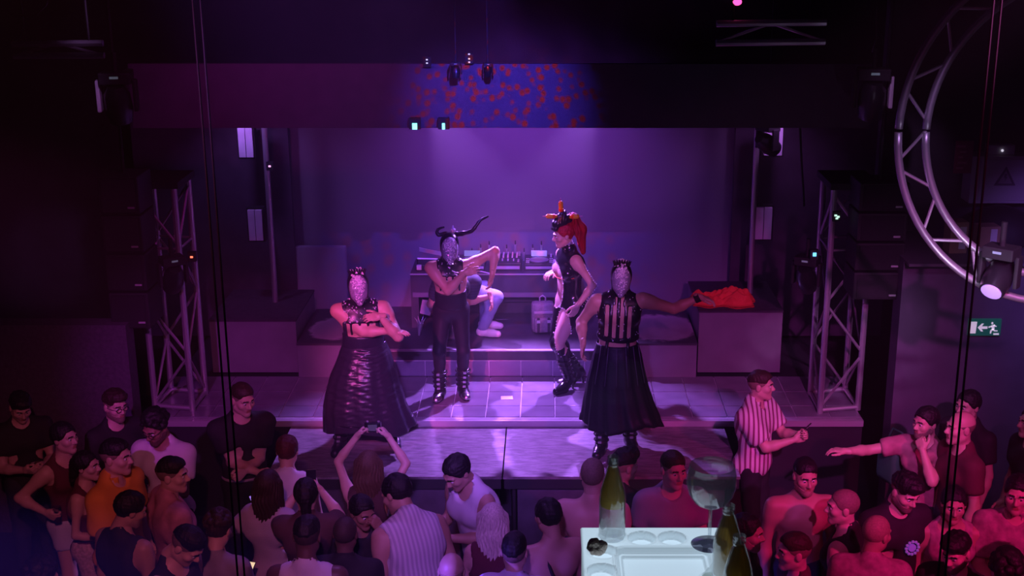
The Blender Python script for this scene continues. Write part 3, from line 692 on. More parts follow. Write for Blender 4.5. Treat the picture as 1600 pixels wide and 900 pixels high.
# ---- hands (wrist at origin, fingers along +X, palm towards -Z, thumb on +Y)
HANDS = {}
def hand_template(pose):
    if pose in HANDS: return HANDS[pose]
    curl = {'relax': (18, 28, 20), 'flat': (3, 6, 5), 'grip': (48, 66, 40), 'fist': (74, 92, 60), 'splay': (8, 14, 10)}[pose]
    P = Prims(); P.cone((-.035,0,0), (.01,0,0), .026, .027, 'w', .02)
    P.ell((.045,0,0), (.052,.040,.0155), 'p', .015); P.cone((.02,.018,-.004), (.05,.030,-.006), .018, .014, 'p', .015); P.cone((.015,-.022,-.003), (.07,-.030,-.002), .015, .012, 'p', .012)
    sp_ = .0 if pose in ('grip', 'fist') else (.16 if pose == 'splay' else .05)
    for i, (y, L, r) in enumerate(((.029,.070,.0090), (.010,.078,.0094), (-.010,.073,.0090), (-.028,.057,.0080))):
        p = np.array([.088-.004*abs(i-1), y, 0.]); a = 0; dy = (1.5-i)*sp_
        P.cone((.05, y*.85, 0), p, .012, r+.0012, 'f', .006)
        for k, fr in enumerate((.45,.31,.24)):
            a += R(curl[k]); q = p + L*fr*np.array([math.cos(a), dy, -math.sin(a)])
            P.cone(p, q, r*(1-.1*k), r*(.9-.1*k), 'f', .004); p = q
    t0 = np.array([.018,.028,-.006]); a = .75 if pose != 'grip' else .5; dz = -.35 if pose in ('grip','fist') else -.1
    for L, r in ((.040,.0125), (.033,.0105), (.026,.0095)):
        q = t0 + L*np.array([math.cos(a), math.sin(a), dz])/math.sqrt(1+dz*dz); P.cone(t0, q, r, r*.92, 't', .008); t0 = q; a -= .28 if pose != 'grip' else .45
    V, Q = Field(P.L, .0052, pad=.015).net(); HANDS[pose] = (V, Q); return V, Q
def rx(a): return np.array(Matrix.Rotation(a, 3, 'X'))
def ry(a): return np.array(Matrix.Rotation(a, 3, 'Y'))
def rz(a): return np.array(Matrix.Rotation(a, 3, 'Z'))
def ik(s, t, l1, l2, pole):
    d = t-s; L = np.linalg.norm(d); L2 = min(max(L, abs(l1-l2)+.01), (l1+l2)*.995); u = d/max(L, 1e-6); t = s+u*L2
    a = (l1*l1 - l2*l2 + L2*L2)/(2*L2); h = math.sqrt(max(0, l1*l1-a*a)); p = pole - u*(pole@u)
    n = np.linalg.norm(p); p = p/n if n > 1e-6 else np.array([0,1,0.]); return s+u*a+p*h, t

SKIN = {'light': (.66,.42,.34), 'tan': (.50,.30,.22), 'brown': (.33,.18,.13), 'dark': (.14,.075,.055)}
def skin_mat(k): return mat('skin_'+k, SKIN[k], .48, noise=.06, nscale=10)
EYEW = mat('eye_white', (.7,.68,.68), .3)
def lip_mat(k): c = SKIN[k]; return mat('lips_'+k, (c[0]*.8, c[1]*.5, c[2]*.5), .4)
HCOL = {'black': (.012,.010,.012), 'brown': (.045,.025,.018), 'lightbrown': (.13,.075,.045), 'grey': (.20,.18,.18), 'blond': (.88,.74,.66), 'red': (.42,.008,.022), 'auburn': (.10,.02,.02)}
def strand_mat(key, col):        # colour and relief drawn out along the strands
    if key in MATS: return MATS[key]
    m = mat(key, col, .55, spec=.4); nt = m.node_tree; b = nt.nodes['Principled BSDF']; tc = nt.nodes['Texture Coordinate']
    mp = nt.nodes.new('ShaderNodeMapping'); mp.inputs['Scale'].default_value = (85, 85, 9); n = nt.nodes.new('ShaderNodeTexNoise'); n.inputs['Scale'].default_value = 1.6; n.inputs['Detail'].default_value = 3
    r = nt.nodes.new('ShaderNodeValToRGB'); r.color_ramp.elements[0].position = .3; r.color_ramp.elements[1].position = .7
    r.color_ramp.elements[0].color = (*[c*.6 for c in col], 1); r.color_ramp.elements[1].color = (*[min(1, c*1.25) for c in col], 1)
    bp = nt.nodes.new('ShaderNodeBump'); bp.inputs['Strength'].default_value = .5; bp.inputs['Distance'].default_value = .01
    nt.links.new(tc.outputs['Object'], mp.inputs[0]); nt.links.new(mp.outputs[0], n.inputs['Vector']); nt.links.new(n.outputs['Fac'], r.inputs[0]); nt.links.new(r.outputs[0], b.inputs['Base Color'])
    nt.links.new(n.outputs['Fac'], bp.inputs['Height']); nt.links.new(bp.outputs[0], b.inputs['Normal'])
    return m
def hair_mat(k): return strand_mat('hair_'+k, HCOL[k])

def mixhair(hc, sk, k=.55):
    a, b = HCOL[hc], SKIN[sk]; return mat('stubble_%s_%s' % (hc, sk), tuple(x*k+y*(1-k) for x, y in zip(a, b)), .7, noise=.25, nscale=90)

class Body: pass
def skeleton(c):
    """joint positions in the person's own space (feet at z=0, facing -Y, metres for a 1.78 m person)"""
    B = Body(); fem = c.get('fem', False); bw = c.get('bw', 1.0); B.fem, B.bw, B.heel = fem, bw, c.get('heel', 0.)
    crouch = c.get('crouch', 0.); hip = np.array([c.get('hx', 0.), c.get('hy', 0.), .945-crouch])
    T = ry(R(c.get('side', 0)))@rx(R(c.get('lean', 0)))@rz(R(c.get('twist', 0))); B.T = T; B.hip = hip
    def up(p): return hip + T@(np.array(p)-np.array([0,0,.945]))
    B.up = up; sw_ = (.158 if fem else .182)*(.55+.45*bw); B.sw = sw_
    B.neck0, B.neck1 = up((0,.012,1.44)), up((0,-.004,1.565))
    hp = c.get('head', (0, 0)); HR = T@rz(R(hp[1]))@rx(R(hp[0]))@(ry(R(hp[2])) if len(hp) > 2 else np.eye(3)); B.HR = HR
    B.head = B.neck1 + HR@np.array([0,-.018,.098])
    B.sh = {}; B.el = {}; B.wr = {}; B.hd = {}; B.kn = {}; B.an = {}; B.hj = {}; B.fd = {}
    for s, k in ((1,'L'), (-1,'R')):
        raise_ = c.get('shrug', {}).get(k, 0.)
        S_ = up((s*sw_, .005, 1.415+raise_)); B.sh[k] = S_
        t = c.get('h'+k)
        t = up((s*(sw_+.05), -.06, .88)) if t is None else np.array(t, float)
        pole = np.array(c.get('p'+k, (s*.45, .6, -.5)), float)
        E, Wr = ik(S_, t, .295, .255, pole); B.el[k] = E; B.wr[k] = Wr
        H_ = hip + rz(R(c.get('htwist', 0)))@np.array([s*.088, 0, -.02]); B.hj[k] = H_
        f = c.get('f'+k); f = np.array((s*.11, .02, 0.)) if f is None else np.array(f, float)
        A = f + np.array([0,.02,.085+c.get('heel', 0.)])
        kp = np.array(c.get('k'+k, (s*.12, -1, 0)), float)
        K, A2 = ik(H_, A, .43, .42, kp); B.kn[k] = K; B.an[k] = A2
        fy = R(c.get('fyaw', {}).get(k, s*12)); B.fd[k] = np.array([math.sin(fy), -math.cos(fy), 0.])
    return B
def body_prims(B):
    P = Prims(); T, up, bw, fem = B.T, B.up, B.bw, B.fem; g = .5+.5*bw
    P.ell(up((0,.0,.955)), ((.168 if fem else .158)*g, .112*g, .125), 'pelvis', .04, T)
    P.ell(up((0,-.005,1.10)), ((.125 if fem else .142)*bw, .095*bw, .16), 'torso', .05, T)
    P.ell(up((0,.005,1.285)), ((.135 if fem else .162)*g, .108*g, .19), 'torso', .05, T)
    P.cone(up((-.11*g,.012,1.405)), up((.11*g,.012,1.405)), .064*g, .064*g, 'torso', .05)
    for s, k in ((1,'L'), (-1,'R')):
        P.ell(up((s*.075*g,-.068,1.315 if not fem else 1.285)), (.078*g,.048 if not fem else .064,.062), 'torso', .04, T)
        P.ell(up((s*.078,.062,.925)), (.085,.075,.09), 'pelvis', .04, T)
        P.cone(up((0,.022,1.505)), up((s*.12,.018,1.425)), .046, .042, 'torso', .04)
        P.ell(up((s*.09*g,.075,1.33)), (.075*g,.045,.10), 'torso', .04, T)
        S_, E, Wr = B.sh[k], B.el[k], B.wr[k]; m = (.8 if fem else 1.)*(.45+.55*bw)
        P.cone(S_, S_+(E-S_)*.25, .062*m, .056*m, 'upperarm', .05); P.cone(S_+(E-S_)*.2, E, .051*m, .040*m, 'upperarm', .03)
        P.cone(E, E+(Wr-E)*.3, .041*m, .045*m, 'forearm', .02); P.cone(E+(Wr-E)*.28, Wr, .043*m, .027, 'forearm', .02)
        H_, K, A = B.hj[k], B.kn[k], B.an[k]; gl = .6+.4*bw
        P.cone(H_, K, .088*gl, .057*gl, 'thigh', .04); P.cone(K, A, .055*gl, .037, 'shin', .03)
        bk = np.cross(np.cross(K-A, B.fd[k]), K-A); bk = -bk/(np.linalg.norm(bk)+1e-6)
        P.ell(K+(A-K)*.28+bk*.018, (.05*gl,.05*gl,.085), 'shin', .03)
        d = B.fd[k]; hz_ = np.array([0,0,B.heel]); P.cone(A-np.array([0,0,.045])-d*.03, A-np.array([0,0,.050])-hz_*.85+d*.10, .038, .032, 'foot', .03); P.cone(A-np.array([0,0,.050])-hz_*.75+d*.08, A-np.array([0,0,.055])-hz_+d*.155, .034, .028, 'foot', .03)
    P.cone(B.neck0, B.neck1, .060 if not fem else .050, .054 if not fem else .046, 'neck', .035)
    return P
def sel(P, tags): return [p for p in P.L if p[5] in tags]

def garment(name, parent, V, Q, m, amp=.006, fr=22, seed=1, direc=None):
    if len(Q) == 0: return None
    return link(name, qmesh(name, wrinkle(V, Q, amp, fr, seed, direc) if amp else V, Q), parent, m)
def make_body(root, B, c, res=.018):
    P = body_prims(B); B.P = P; V, Q = Field(P.L, res).net(); mi = np.zeros(len(Q), int)
    hv, hq, hm = HEADS[B.fem]; Q = np.vstack([Q, hq+len(V)]); V = np.vstack([V, hv@B.HR.T + B.head]); mi = np.concatenate([mi, hm])
    for s, k in ((1,'L'), (-1,'R')):
        tv, tq = hand_template(c.get('g'+k, 'relax')); f = B.wr[k]-B.el[k]; f = f/np.linalg.norm(f)
        hdir = c.get('d'+k); 
        if hdir is not None: f = np.array(hdir, float); f = f/np.linalg.norm(f)
        n = np.array(c.get('n'+k, (-s*.8, -.2, -.5)), float); n = n - f*(n@f); n = n/(np.linalg.norm(n)+1e-6)   # palm faces n
        t = np.cross(-n, f); tv2 = tv.copy()
        M = np.stack([f, t, -n], 1); side = np.linalg.det(M)
        # person's left hand, palm down, fingers forward: thumb points to the right (-x)
        want = np.cross(f, n)*(-s) if True else t
        M = np.stack([f, want, -n], 1); W_ = tv2@M.T + B.wr[k]
        q2 = tq if np.linalg.det(M) > 0 else tq[:, ::-1]
        Q = np.vstack([Q, q2+len(V)]); V = np.vstack([V, W_]); mi = np.concatenate([mi, np.zeros(len(q2), int)])
        B.hd[k] = B.wr[k] + f*.085 + n*.03; B.hd[k+'n'] = n; B.hd[k+'f'] = f
    sk = c.get('skin', 'light')
    return link('body', qmesh('body', V, Q, mi, [skin_mat(sk), EYEW, lip_mat(sk), hair_mat(c.get('browcol', 'black'))]), root)
def head_part(name, root, B, VQ, m):
    V, Q = VQ; return link(name, qmesh(name, V@B.HR.T + B.head, Q), root, m)
def dress(root, B, c):
    P = B.P; sd = c.get('seed', 1); up, T = B.up, B.T; res = .018; top = c.get('top', 'tee')
    tm_ = c.get('topm') or mat('cloth_black', (.02,.018,.022), .8)
    upz = T@np.array([0,0,1.])
    if top != 'bare':
        pr = sel(P, ('torso', 'pelvis')) + [('c', np3(B.neck0), np3(B.neck0+(B.neck1-B.neck0)*.3), .062, .060, 'neck', .03)]
        loose = c.get('loose', .014); sl = {'tee': .62, 'shirt': .78, 'tank': 0, 'long': 1.9, 'crop': 0}[top]
        for s, k in ((1,'L'), (-1,'R')):
            S_, E, Wr = B.sh[k], B.el[k], B.wr[k]; m = (.8 if B.fem else 1.)*(.45+.55*B.bw)
            if sl > 0:
                e = S_ + (E-S_)*min(1, sl)
                pr.append(('c', np3(S_), np3(e), .064*m, (.058 if sl < 1 else .048)*m, 'sl', .05))
                if sl > 1: pr.append(('c', np3(E), np3(E+(Wr-E)*(sl-1)), .050*m, .036, 'sl', .03))
        f = Field(pr, res, loose)
        hem = up((0,0,c.get('hem', .90))); f.clip(-upz, hem)
        if top == 'tank':
            for s, k in ((1,'L'), (-1,'R')):
                f.cut(('e', np3(up((s*(B.sw+.045), 0, 1.37))), np3((.085,.16,.125)), np.array(T, np.float32), None, '', 0))
        nw = c.get('neckw', .075 if top != 'tank' else .10)
        f.cut(('e', np3(up((0,-.035,1.505))), np3((nw,.085,.065 if top != 'tank' else .105)), np.array(T, np.float32), None, '', 0))
        if 0 < sl < 1:
            for k in 'LR':   # flat sleeve ends
                S_, E = B.sh[k], B.el[k]; d = (E-S_)/np.linalg.norm(E-S_); e = S_+(E-S_)*sl; X, Y, Z = f.G
                near = np.sqrt((X-e[0])**2+(Y-e[1])**2+(Z-e[2])**2) < .13
                pl = (X-e[0])*d[0]+(Y-e[1])*d[1]+(Z-e[2])*d[2]
                f.F = np.where(near, np.maximum(f.F, pl), f.F)
        V, Q = f.net()
        o = garment({'tee': 't_shirt', 'shirt': 'shirt', 'tank': 'tank_top', 'long': 'long_sleeved_top', 'crop': 'top'}[top], root, V, Q, tm_, c.get('wamp', .009), 26, sd, (1,1,.55))
        B.topobj = o
        if top == 'shirt':   # collar
            g = Field([('c', np3(up((0,.018,1.46))), np3(up((0,.004,1.53))), .074, .066, '', .02)], .011, .004)
            g.clip(upz, up((0,0,1.535))); g.clip(-upz, up((0,0,1.455))); g.cut(('c', np3(up((0,.014,1.40))), np3(up((0,0,1.60))), .064, .060, '', 0))
            g.cut(('e', np3(up((0,-.09,1.50))), np3((.03,.05,.08)), np.array(T, np.float32), None, '', 0))
            garment('collar', o or root, *g.net(), tm_, 0)
    bot = c.get('bot', 'trousers')
    if bot:
        bm_ = c.get('botm') or mat('denim_dark', (.03,.03,.05), .8)
        pr = sel(P, ('pelvis', 'thigh') + (('shin',) if bot == 'trousers' else ()))
        f = Field(pr, res, .012 if bot != 'leggings' else .006); f.clip(*((upz, up((0,0,1.02))) if c.get('lean', 0) < 40 else (np.array([0,0,1.]), B.hip+np.array([0,0,.16]))))
        if bot == 'trousers': f.cap(np.ones_like(f.F)*0 + (.07-f.G[2])*np.ones_like(f.F))
        elif bot == 'shorts': f.cap((c.get('short_z', .62)-f.G[2])*np.ones_like(f.F))
        garment('trousers' if bot == 'trousers' else 'shorts', root, *f.net(), bm_, .008, 24, sd+3, (1,1,.5))
    if c.get('shoes', True):
        for k in 'LR':
            A = B.an[k]; d = B.fd[k]
            f = Field([('c', np3(A-np.array([0,0,.045])-d*.03), np3(A-np.array([0,0,.050])+d*.10), .038, .034, '', .03), ('c', np3(A-np.array([0,0,.050])+d*.08), np3(A-np.array([0,0,.052])+d*.165), .037, .029, '', .03), ('c', np3(A-np.array([0,0,.04])), np3(A), .042, .042, '', .03)], .013, .006)
            f.cap((A[2]-.085-f.G[2])*np.ones_like(f.F)); f.cap((f.G[2]-A[2]+.005)*np.ones_like(f.F))
            garment('shoe', root, *f.net(), c.get('shoem') or mat('shoe_black', (.02,.02,.022), .5), 0)
    if c.get('hair', 'short') != 'none':
        hn = 'cap' if c.get('hair') == 'cap' else 'hair'
        st_ = c.get('hair', 'short')
        head_part(hn, root, B, hair_template(st_), c.get('hairm') or (mixhair(c.get('haircol', 'black'), c.get('skin', 'light'), .62 if st_ == 'buzz' else .3) if st_ in ('buzz', 'bald') else hair_mat(c.get('haircol', 'black'))))
        if st_ in ('fade', 'quiff'): head_part('hair_sides', root, B, hair_template('sides'), mixhair(c.get('haircol', 'black'), c.get('skin', 'light'), .7))
    if c.get('beard'): head_part('beard', root, B, beard_template(), mixhair(c.get('haircol', 'black'), c.get('skin', 'light'), .66))
    if c.get('glasses'):
        mb = MB(); HR = B.HR; hc = B.head
        def hp(x, y, z): return Vector((HR@np.array([x,y,z])+hc).tolist())
        for s in (-1,1):
            mb.tube([hp(s*.032+.022*math.cos(a), -.108, .008+.018*math.sin(a)) for a in [k*math.pi/6 for k in range(13)]], .0028, 5)
            mb.tube([hp(s*.054,-.106,.012), hp(s*.078,-.06,.012), hp(s*.082,.02,.008)], .0025, 5)
        mb.tube([hp(-.011,-.110,.010), hp(.011,-.110,.010)], .0025, 5)
        mb.obj('glasses', BLKG, root, True)
    if c.get('strap'):   # thin strap over one shoulder
        s = c['strap']; mb = MB(); pts = []
        for k in range(25):
            a = k/24*2*math.pi
            q = up((s*(.10-.17*(.5-.5*math.cos(a))), .0 - .135*math.sin(a), 1.475-.50*(.5-.5*math.cos(a))))
            pts.append(Vector(q.tolist()))
        mb.tube(pts, .013, 6); mb.obj('bag_strap', BLK, root, True)
ARMS = {  # hand targets in the person's own space
 'down': {}, 'phone': dict(hL=(.07,-.30,1.17), hR=(-.07,-.30,1.17), gL='grip', gR='grip', nL=(-.6,.4,.5), nR=(.6,.4,.5)),
 'phoneR': dict(hR=(-.08,-.32,1.22), gR='grip', nR=(.5,.3,.4)), 'drinkR': dict(hR=(-.20,-.30,1.20), gR='grip', nR=(1,0,0)), 'drinkL': dict(hL=(.18,-.30,1.16), gL='grip', nL=(-1,0,0)),
 'fold': dict(hL=(-.05,-.23,1.12), hR=(.07,-.25,1.10), gL='grip', gR='grip', nL=(0,1,0), nR=(0,1,0)),
 'film': dict(hL=(.09,-.42,1.50), hR=(-.09,-.42,1.50), gL='grip', gR='grip', nL=(-1,0,0), nR=(1,0,0)),
 'up': dict(hL=(.13,-.22,1.83), hR=(-.13,-.22,1.83), gL='grip', gR='grip', nL=(-1,0,0), nR=(1,0,0), pL=(1,-.1,-.3), pR=(-1,-.1,-.3)),
 'face': dict(hL=(.06,-.20,1.56), gL='grip', nL=(-.3,1,0), pL=(.6,-.3,-1)),
}
def person(px, py, H, yaw, label, z0=0., y=None, **c):
    """stand a person so that the head centre falls on photograph pixel (px, py)"""
    s = H/1.78; c = {**ARMS[c.get('arms', 'down')], **c}; B = skeleton(c)
    hz = z0 + B.head[2]*s; ca, sa = math.cos(R(yaw)), math.sin(R(yaw))
    hw = at_z(px, py, hz) if y is None else at_y(px, py, y)
    hx, hy = B.head[0]*s, B.head[1]*s
    root = thing('person', label, 'person', (hw.x-(ca*hx-sa*hy), hw.y-(sa*hx+ca*hy), z0), R(yaw)); root.scale = (s, s, s)
    make_body(root, B, c, c.get('res', .018)); dress(root, B, c); B.root = root; B.s = s; B.yaw = yaw
    B.W = Matrix.Translation(root.location) @ Matrix.Rotation(R(yaw), 4, 'Z') @ Matrix.Diagonal((s, s, s, 1))
    return B
def wpt(B, p): return B.W @ Vector((float(p[0]), float(p[1]), float(p[2])))
# ================================================================== PERFORMERS
LEATHER = mat('black_leather', (.022,.020,.034), .33, bump=.25, bscale=25)
FABRIC = mat('black_stretch', (.016,.014,.02), .45)
GEM = mat('rhinestone_silver', (.95,.93,1.0), .2, .25)
MASK = mat('mask_silver', (.36,.34,.46), .40, .15, noise=.35, nscale=110, bump=.5, bscale=220)
def person_at(loc, H, yaw, label, **c):
    s = H/1.78; loc = Vector(loc); Mi = Matrix.Rotation(-R(yaw), 3, 'Z')
    for k in 'LR':
        if 'w'+k in c: q = Mi @ (at_y(*c['w'+k]) - loc)/s; c['h'+k] = (q.x, q.y, q.z)
    B = skeleton(c); root = thing('person', label, 'person', loc, R(yaw)); root.scale = (s, s, s)
    make_body(root, B, c, c.get('res', .014)); dress(root, B, c); B.root = root; B.s = s
    B.W = Matrix.Translation(loc) @ Matrix.Rotation(R(yaw), 4, 'Z') @ Matrix.Diagonal((s, s, s, 1))
    return B
OCT = [(1,0,0),(0,1,0),(-1,0,0),(0,-1,0)]
def gems(name, pts, nrm, r, par, seed=0):
    V, Fc = [], []; rr = random.Random(seed)
    for p, n in zip(pts, nrm):
        n = Vector(n).normalized(); n = (n + Vector((rr.uniform(-.5,.5), rr.uniform(-.5,.5), rr.uniform(-.5,.5)))).normalized(); u = n.orthogonal().normalized(); v = n.cross(u); a = len(V); k = r*rr.uniform(.65, 1.2)
        q = Vector(p); V += [tuple(q + (u*x+v*y)*k) for x, y, _ in OCT] + [tuple(q + n*k*.9), tuple(q - n*k*.5)]
        for i in range(4): Fc += [(a+i, a+(i+1)%4, a+4), (a+(i+1)%4, a+i, a+5)]
    me = bpy.data.meshes.new(name); me.from_pydata(V, [], Fc); me.update(); o = link(name, me, par, GEM); o['kind'] = 'stuff'; return o
def hood_and_mask(B, crest=True, mask_n=150, seed=1):
    HR, hc = B.HR, B.head
    f = Field([('e', np3((0,.015,.020)), np3((.090,.112,.118)), None, None, '', .03), ('c', np3((0,.02,-.05)), np3((0,.03,-.13)), .072, .078, '', .04)], .0065, .004)
    V, Q = f.net(); hood = link('hood', qmesh('hood', V@HR.T+hc, Q), B.root, BLKG)
    mp = Prims(); mp.ell((0,-.045,.010), (.079,.078,.118), 'm', .04); mp.cone((0,-.070,-.075), (0,-.085,-.125), .050, .022, 'm', .05)
    mf = Field(mp.L, .0065, .004); mf.cut(('e', np3((0,.04,.0)), np3((.085,.10,.16)), None, None, '', 0)); mV, mQ = mf.net()
    mk = link('mask', qmesh('mask', mV@HR.T+hc, mQ), B.root, MASK)
    N = normals(mV, mQ); rr = random.Random(seed); ids = [i for i in range(len(mV)) if N[i][1] < -.25]; rr.shuffle(ids)
    ids.sort(key=lambda i: abs(mV[i][0])*.6 + rr.uniform(0, .12) - mV[i][2]*.15)
    ids = ids[:mask_n]; gems('rhinestones', (mV[ids]@HR.T+hc).tolist(), (N[ids]@HR.T).tolist(), .0075, mk, seed)
    if crest:
        hN = normals(V, Q); ids = [i for i in range(len(V)) if V[i][2] > .115 and V[i][1] < .07]; rr.shuffle(ids); ids = ids[:34]
        gems('crest_stones', ((V[ids]+hN[ids]*.012)@HR.T+hc).tolist(), hN[ids].tolist(), .016, hood, seed+4)
        mb = MB()
        for k in range(9):
            a = (k-4)*.30; p = Vector((HR@np.array([.06*math.sin(a), -.02, .125+.012*math.cos(a)])+hc).tolist()); q = Vector((HR@np.array([.085*math.sin(a), -.02, .165+.02*math.cos(a)])+hc).tolist())
            mb.cyl(p, q, .014, .004, 6)
        mb.obj('crest', BLKG, hood)
    return hood
def harness(B, name, zlo, zhi, fn, m, inf=.012, res=.0095):
    pr = sel(B.P, ('torso', 'pelvis')) + [('c', np3(B.neck0), np3(B.neck1), .064, .058, 'neck', .04)]
    f = Field(pr, res, inf); X, Y, Z = f.G; o = B.hip; T = B.T
    d = [X-o[0], Y-o[1], Z-o[2]]; lx = T[0,0]*d[0]+T[1,0]*d[1]+T[2,0]*d[2]; ly = T[0,1]*d[0]+T[1,1]*d[1]+T[2,1]*d[2]; lz = T[0,2]*d[0]+T[1,2]*d[1]+T[2,2]*d[2] + .945
    f.cap(fn(lx, ly, lz)); f.cap(np.maximum(zlo-lz, lz-zhi)); V, Q = f.net()
    return link(name, qmesh(name, V, Q), B.root, m), V, Q
def scatter(V, Q, n, r, par, seed, cond=lambda v: True, name='rhinestones'):
    N = normals(V, Q); rr = random.Random(seed); ids = [i for i in range(len(V)) if cond(V[i]) and N[i][1] < .3]; rr.shuffle(ids); ids = ids[:n]
    return gems(name, (V[ids]+N[ids]*.002).tolist(), N[ids].tolist(), r, par, seed)
def skirt(B, name, rings, m, folds, amp, seed=1, n=96):
    # rings: (z, rx, ry, cx, cy) from waist to hem, local metres
    r = random.Random(seed); V, Q = [], []; ph = [r.uniform(0, 6.28) for _ in range(4)]; nr = 26
    nr = 80 if n > 100 else 26; zs = np.linspace(0, 1, nr); R_ = np.array(rings, float); tt = np.linspace(0, 1, len(R_))
    def row(t, inner):
        z, a, b, cx_, cy_ = [np.interp(t, tt, R_[:,i]) for i in range(5)]; out = []
        for k in range(n):
            th = 2*math.pi*k/n
            g = amp*t*(math.sin(folds*th+ph[0]+1.2*t)*.6 + math.sin(folds*1.7*th//1*0+folds*2*th+ph[1]-t)*.35) + .012*math.sin(9*t*3+4*th+ph[2])*t*(1-t)*4*.6
            rr_ = 1 + g - (.02 if inner else 0)
            hz = z + (.03*math.sin(3*th+ph[3])*t if t > .9 else 0)
            out.append((cx_+a*rr_*math.cos(th), cy_+b*rr_*math.sin(th), hz))
        return out
    for t in zs: V += row(t, False)
    for t in zs[::-1]: V += row(t, True)
    m_ = 2*nr
    for i in range(m_-1):
        for k in range(n): Q.append((i*n+k, i*n+(k+1)%n, (i+1)*n+(k+1)%n, (i+1)*n+k))
    for k in range(n): Q.append(((m_-1)*n+k, (m_-1)*n+(k+1)%n, (k+1)%n, k))
    V = np.array(V); Q = np.array(Q)[:, ::-1]
    return V, Q
def boot(B, k, m, parent, top=.30, heel=0., toe_metal=True):
    A, K, d = B.an[k], B.kn[k], B.fd[k]; u = (K-A)/np.linalg.norm(K-A); t_ = A + u*top
    so = A-np.array([0,0,.055+heel])
    pr = [('c', np3(A-np.array([0,0,.02])), np3(t_), .048, .058, '', .03), ('c', np3(A-np.array([0,0,.045])-d*.03), np3(so+d*.09+np.array([0,0,.005])), .046, .042, '', .03), ('c', np3(so+d*.08+np.array([0,0,.005])), np3(so+d*.175), .045, .036, '', .03)]
    f = Field(pr, .010, .008); f.cap((A[2]-.085-heel-f.G[2])*np.ones_like(f.F)); f.clip(u, t_); b_ = link('boot', qmesh('boot', *f.net()), parent, m)
    if toe_metal:
        g = Field([('c', np3(so+d*.12), np3(so+d*.185+np.array([0,0,.0])), .045, .034, '', .02)], .009, .010); g.clip(-d, so+d*.125); g.cap((so[2]-.012-g.G[2])*np.ones_like(g.F)); link('toe_cap', qmesh('toe_cap', *g.net()), b_, STEEL)
    mb = MB()
    for j in range(4):
        c_ = A+u*(.03+.055*j); s_ = np.cross(u, d); p = [Vector((c_ + (s_*math.cos(a)+d*math.sin(a))*(.066+.004*j)).tolist()) for a in [math.pi*2*q/14 for q in range(15)]]
        mb.tube(p, .006, 5)
    mb.obj('boot_straps', BLKG, b_, True)
    mb = MB()
    for j in range(4):
        c_ = A+u*(.03+.055*j)+d*(.072+.004*j); mb.box(c_.tolist(), (.03,.014,.022))
    mb.obj('buckles', STEEL, b_)
    return b_

# --- P1: masked dancer front left, forearms across, glossy bunched skirt
y1 = 10.62; c1_ = at_y(576, 690, y1)
B1 = person_at((c1_.x, y1, ZD), 1.74, 6, 'masked performer with silver rhinestone mask, forearms crossed level, glossy bunched black skirt', skin='tan', bw=1.22, crouch=.05, lean=10, side=-2, head=(2, 4), hair='none', top='bare', bot=None, shoes=False,
    wR=(612, 517, y1-.20), wL=(594, 494, y1-.24), gR='splay', gL='relax', nR=(.1,.0,-1), nL=(0,.6,-.6), pR=(-.15,-.25,-1.5), pL=(.8,-.2,-1.2), dR=(1,-.1,-.12), dL=(-1,-.25,.0), fR=(-.26,-.02,0), fL=(.22,.08,0))
hood_and_mask(B1, True, 170, 3)
h1_, hv, hq = harness(B1, 'beaded_yoke', 1.22, 1.56, lambda x, y, z: np.maximum(np.where(z > 1.34, -.02, np.abs(((x+.5) % .075)-.037)-.011), np.abs(x)-.155) + 0*y, BLKG)
scatter(hv, hq, 190, .0068, h1_, 5, lambda v: v[2] > 1.27)
h2_, _, _ = harness(B1, 'waist_cincher', .98, 1.20, lambda x, y, z: 0*x+0*y+0*z-.02, LEATHER, .014, .014)
h3_, _, _ = harness(B1, 'shoulder_straps', 1.15, 1.50, lambda x, y, z: np.abs(np.abs(x)-.145)-.018 + 0*y + 0*z, LEATHER, .014)
skV, skQ = skirt(B1, 'skirt', [(1.04,.19,.15,0,.0), (.92,.235,.20,0,-.01), (.70,.31,.26,-.02,-.02), (.45,.37,.29,-.02,-.01), (.23,.415,.30,.02,.0)], LEATHER, 9, .05, 4, 150)
# bunched pulls across the front
th = np.arctan2(skV[:,1], skV[:,0]); fr = np.clip(-np.sin(th)*1.6, 0, 1); zz = skV[:,2]
dsp = fr*(.4+.6*np.sin(skV[:,0]*11+zz*8)**2)*(.0030*np.sin(zz*95+skV[:,0]*20+2*np.sin(skV[:,0]*9)) + .0025*np.sin(zz*170-skV[:,0]*26+1.5*np.sin(skV[:,0]*17)))*np.clip((zz-.30)/.2, 0, 1)*np.clip((1.08-zz)/.1, 0, 1)
skV[:,1] -= dsp*1.6; link('skirt', qmesh('skirt', skV, skQ), B1.root, LEATHER)
for k in 'LR': boot(B1, k, LEATHER, B1.root, .25, toe_metal=False)

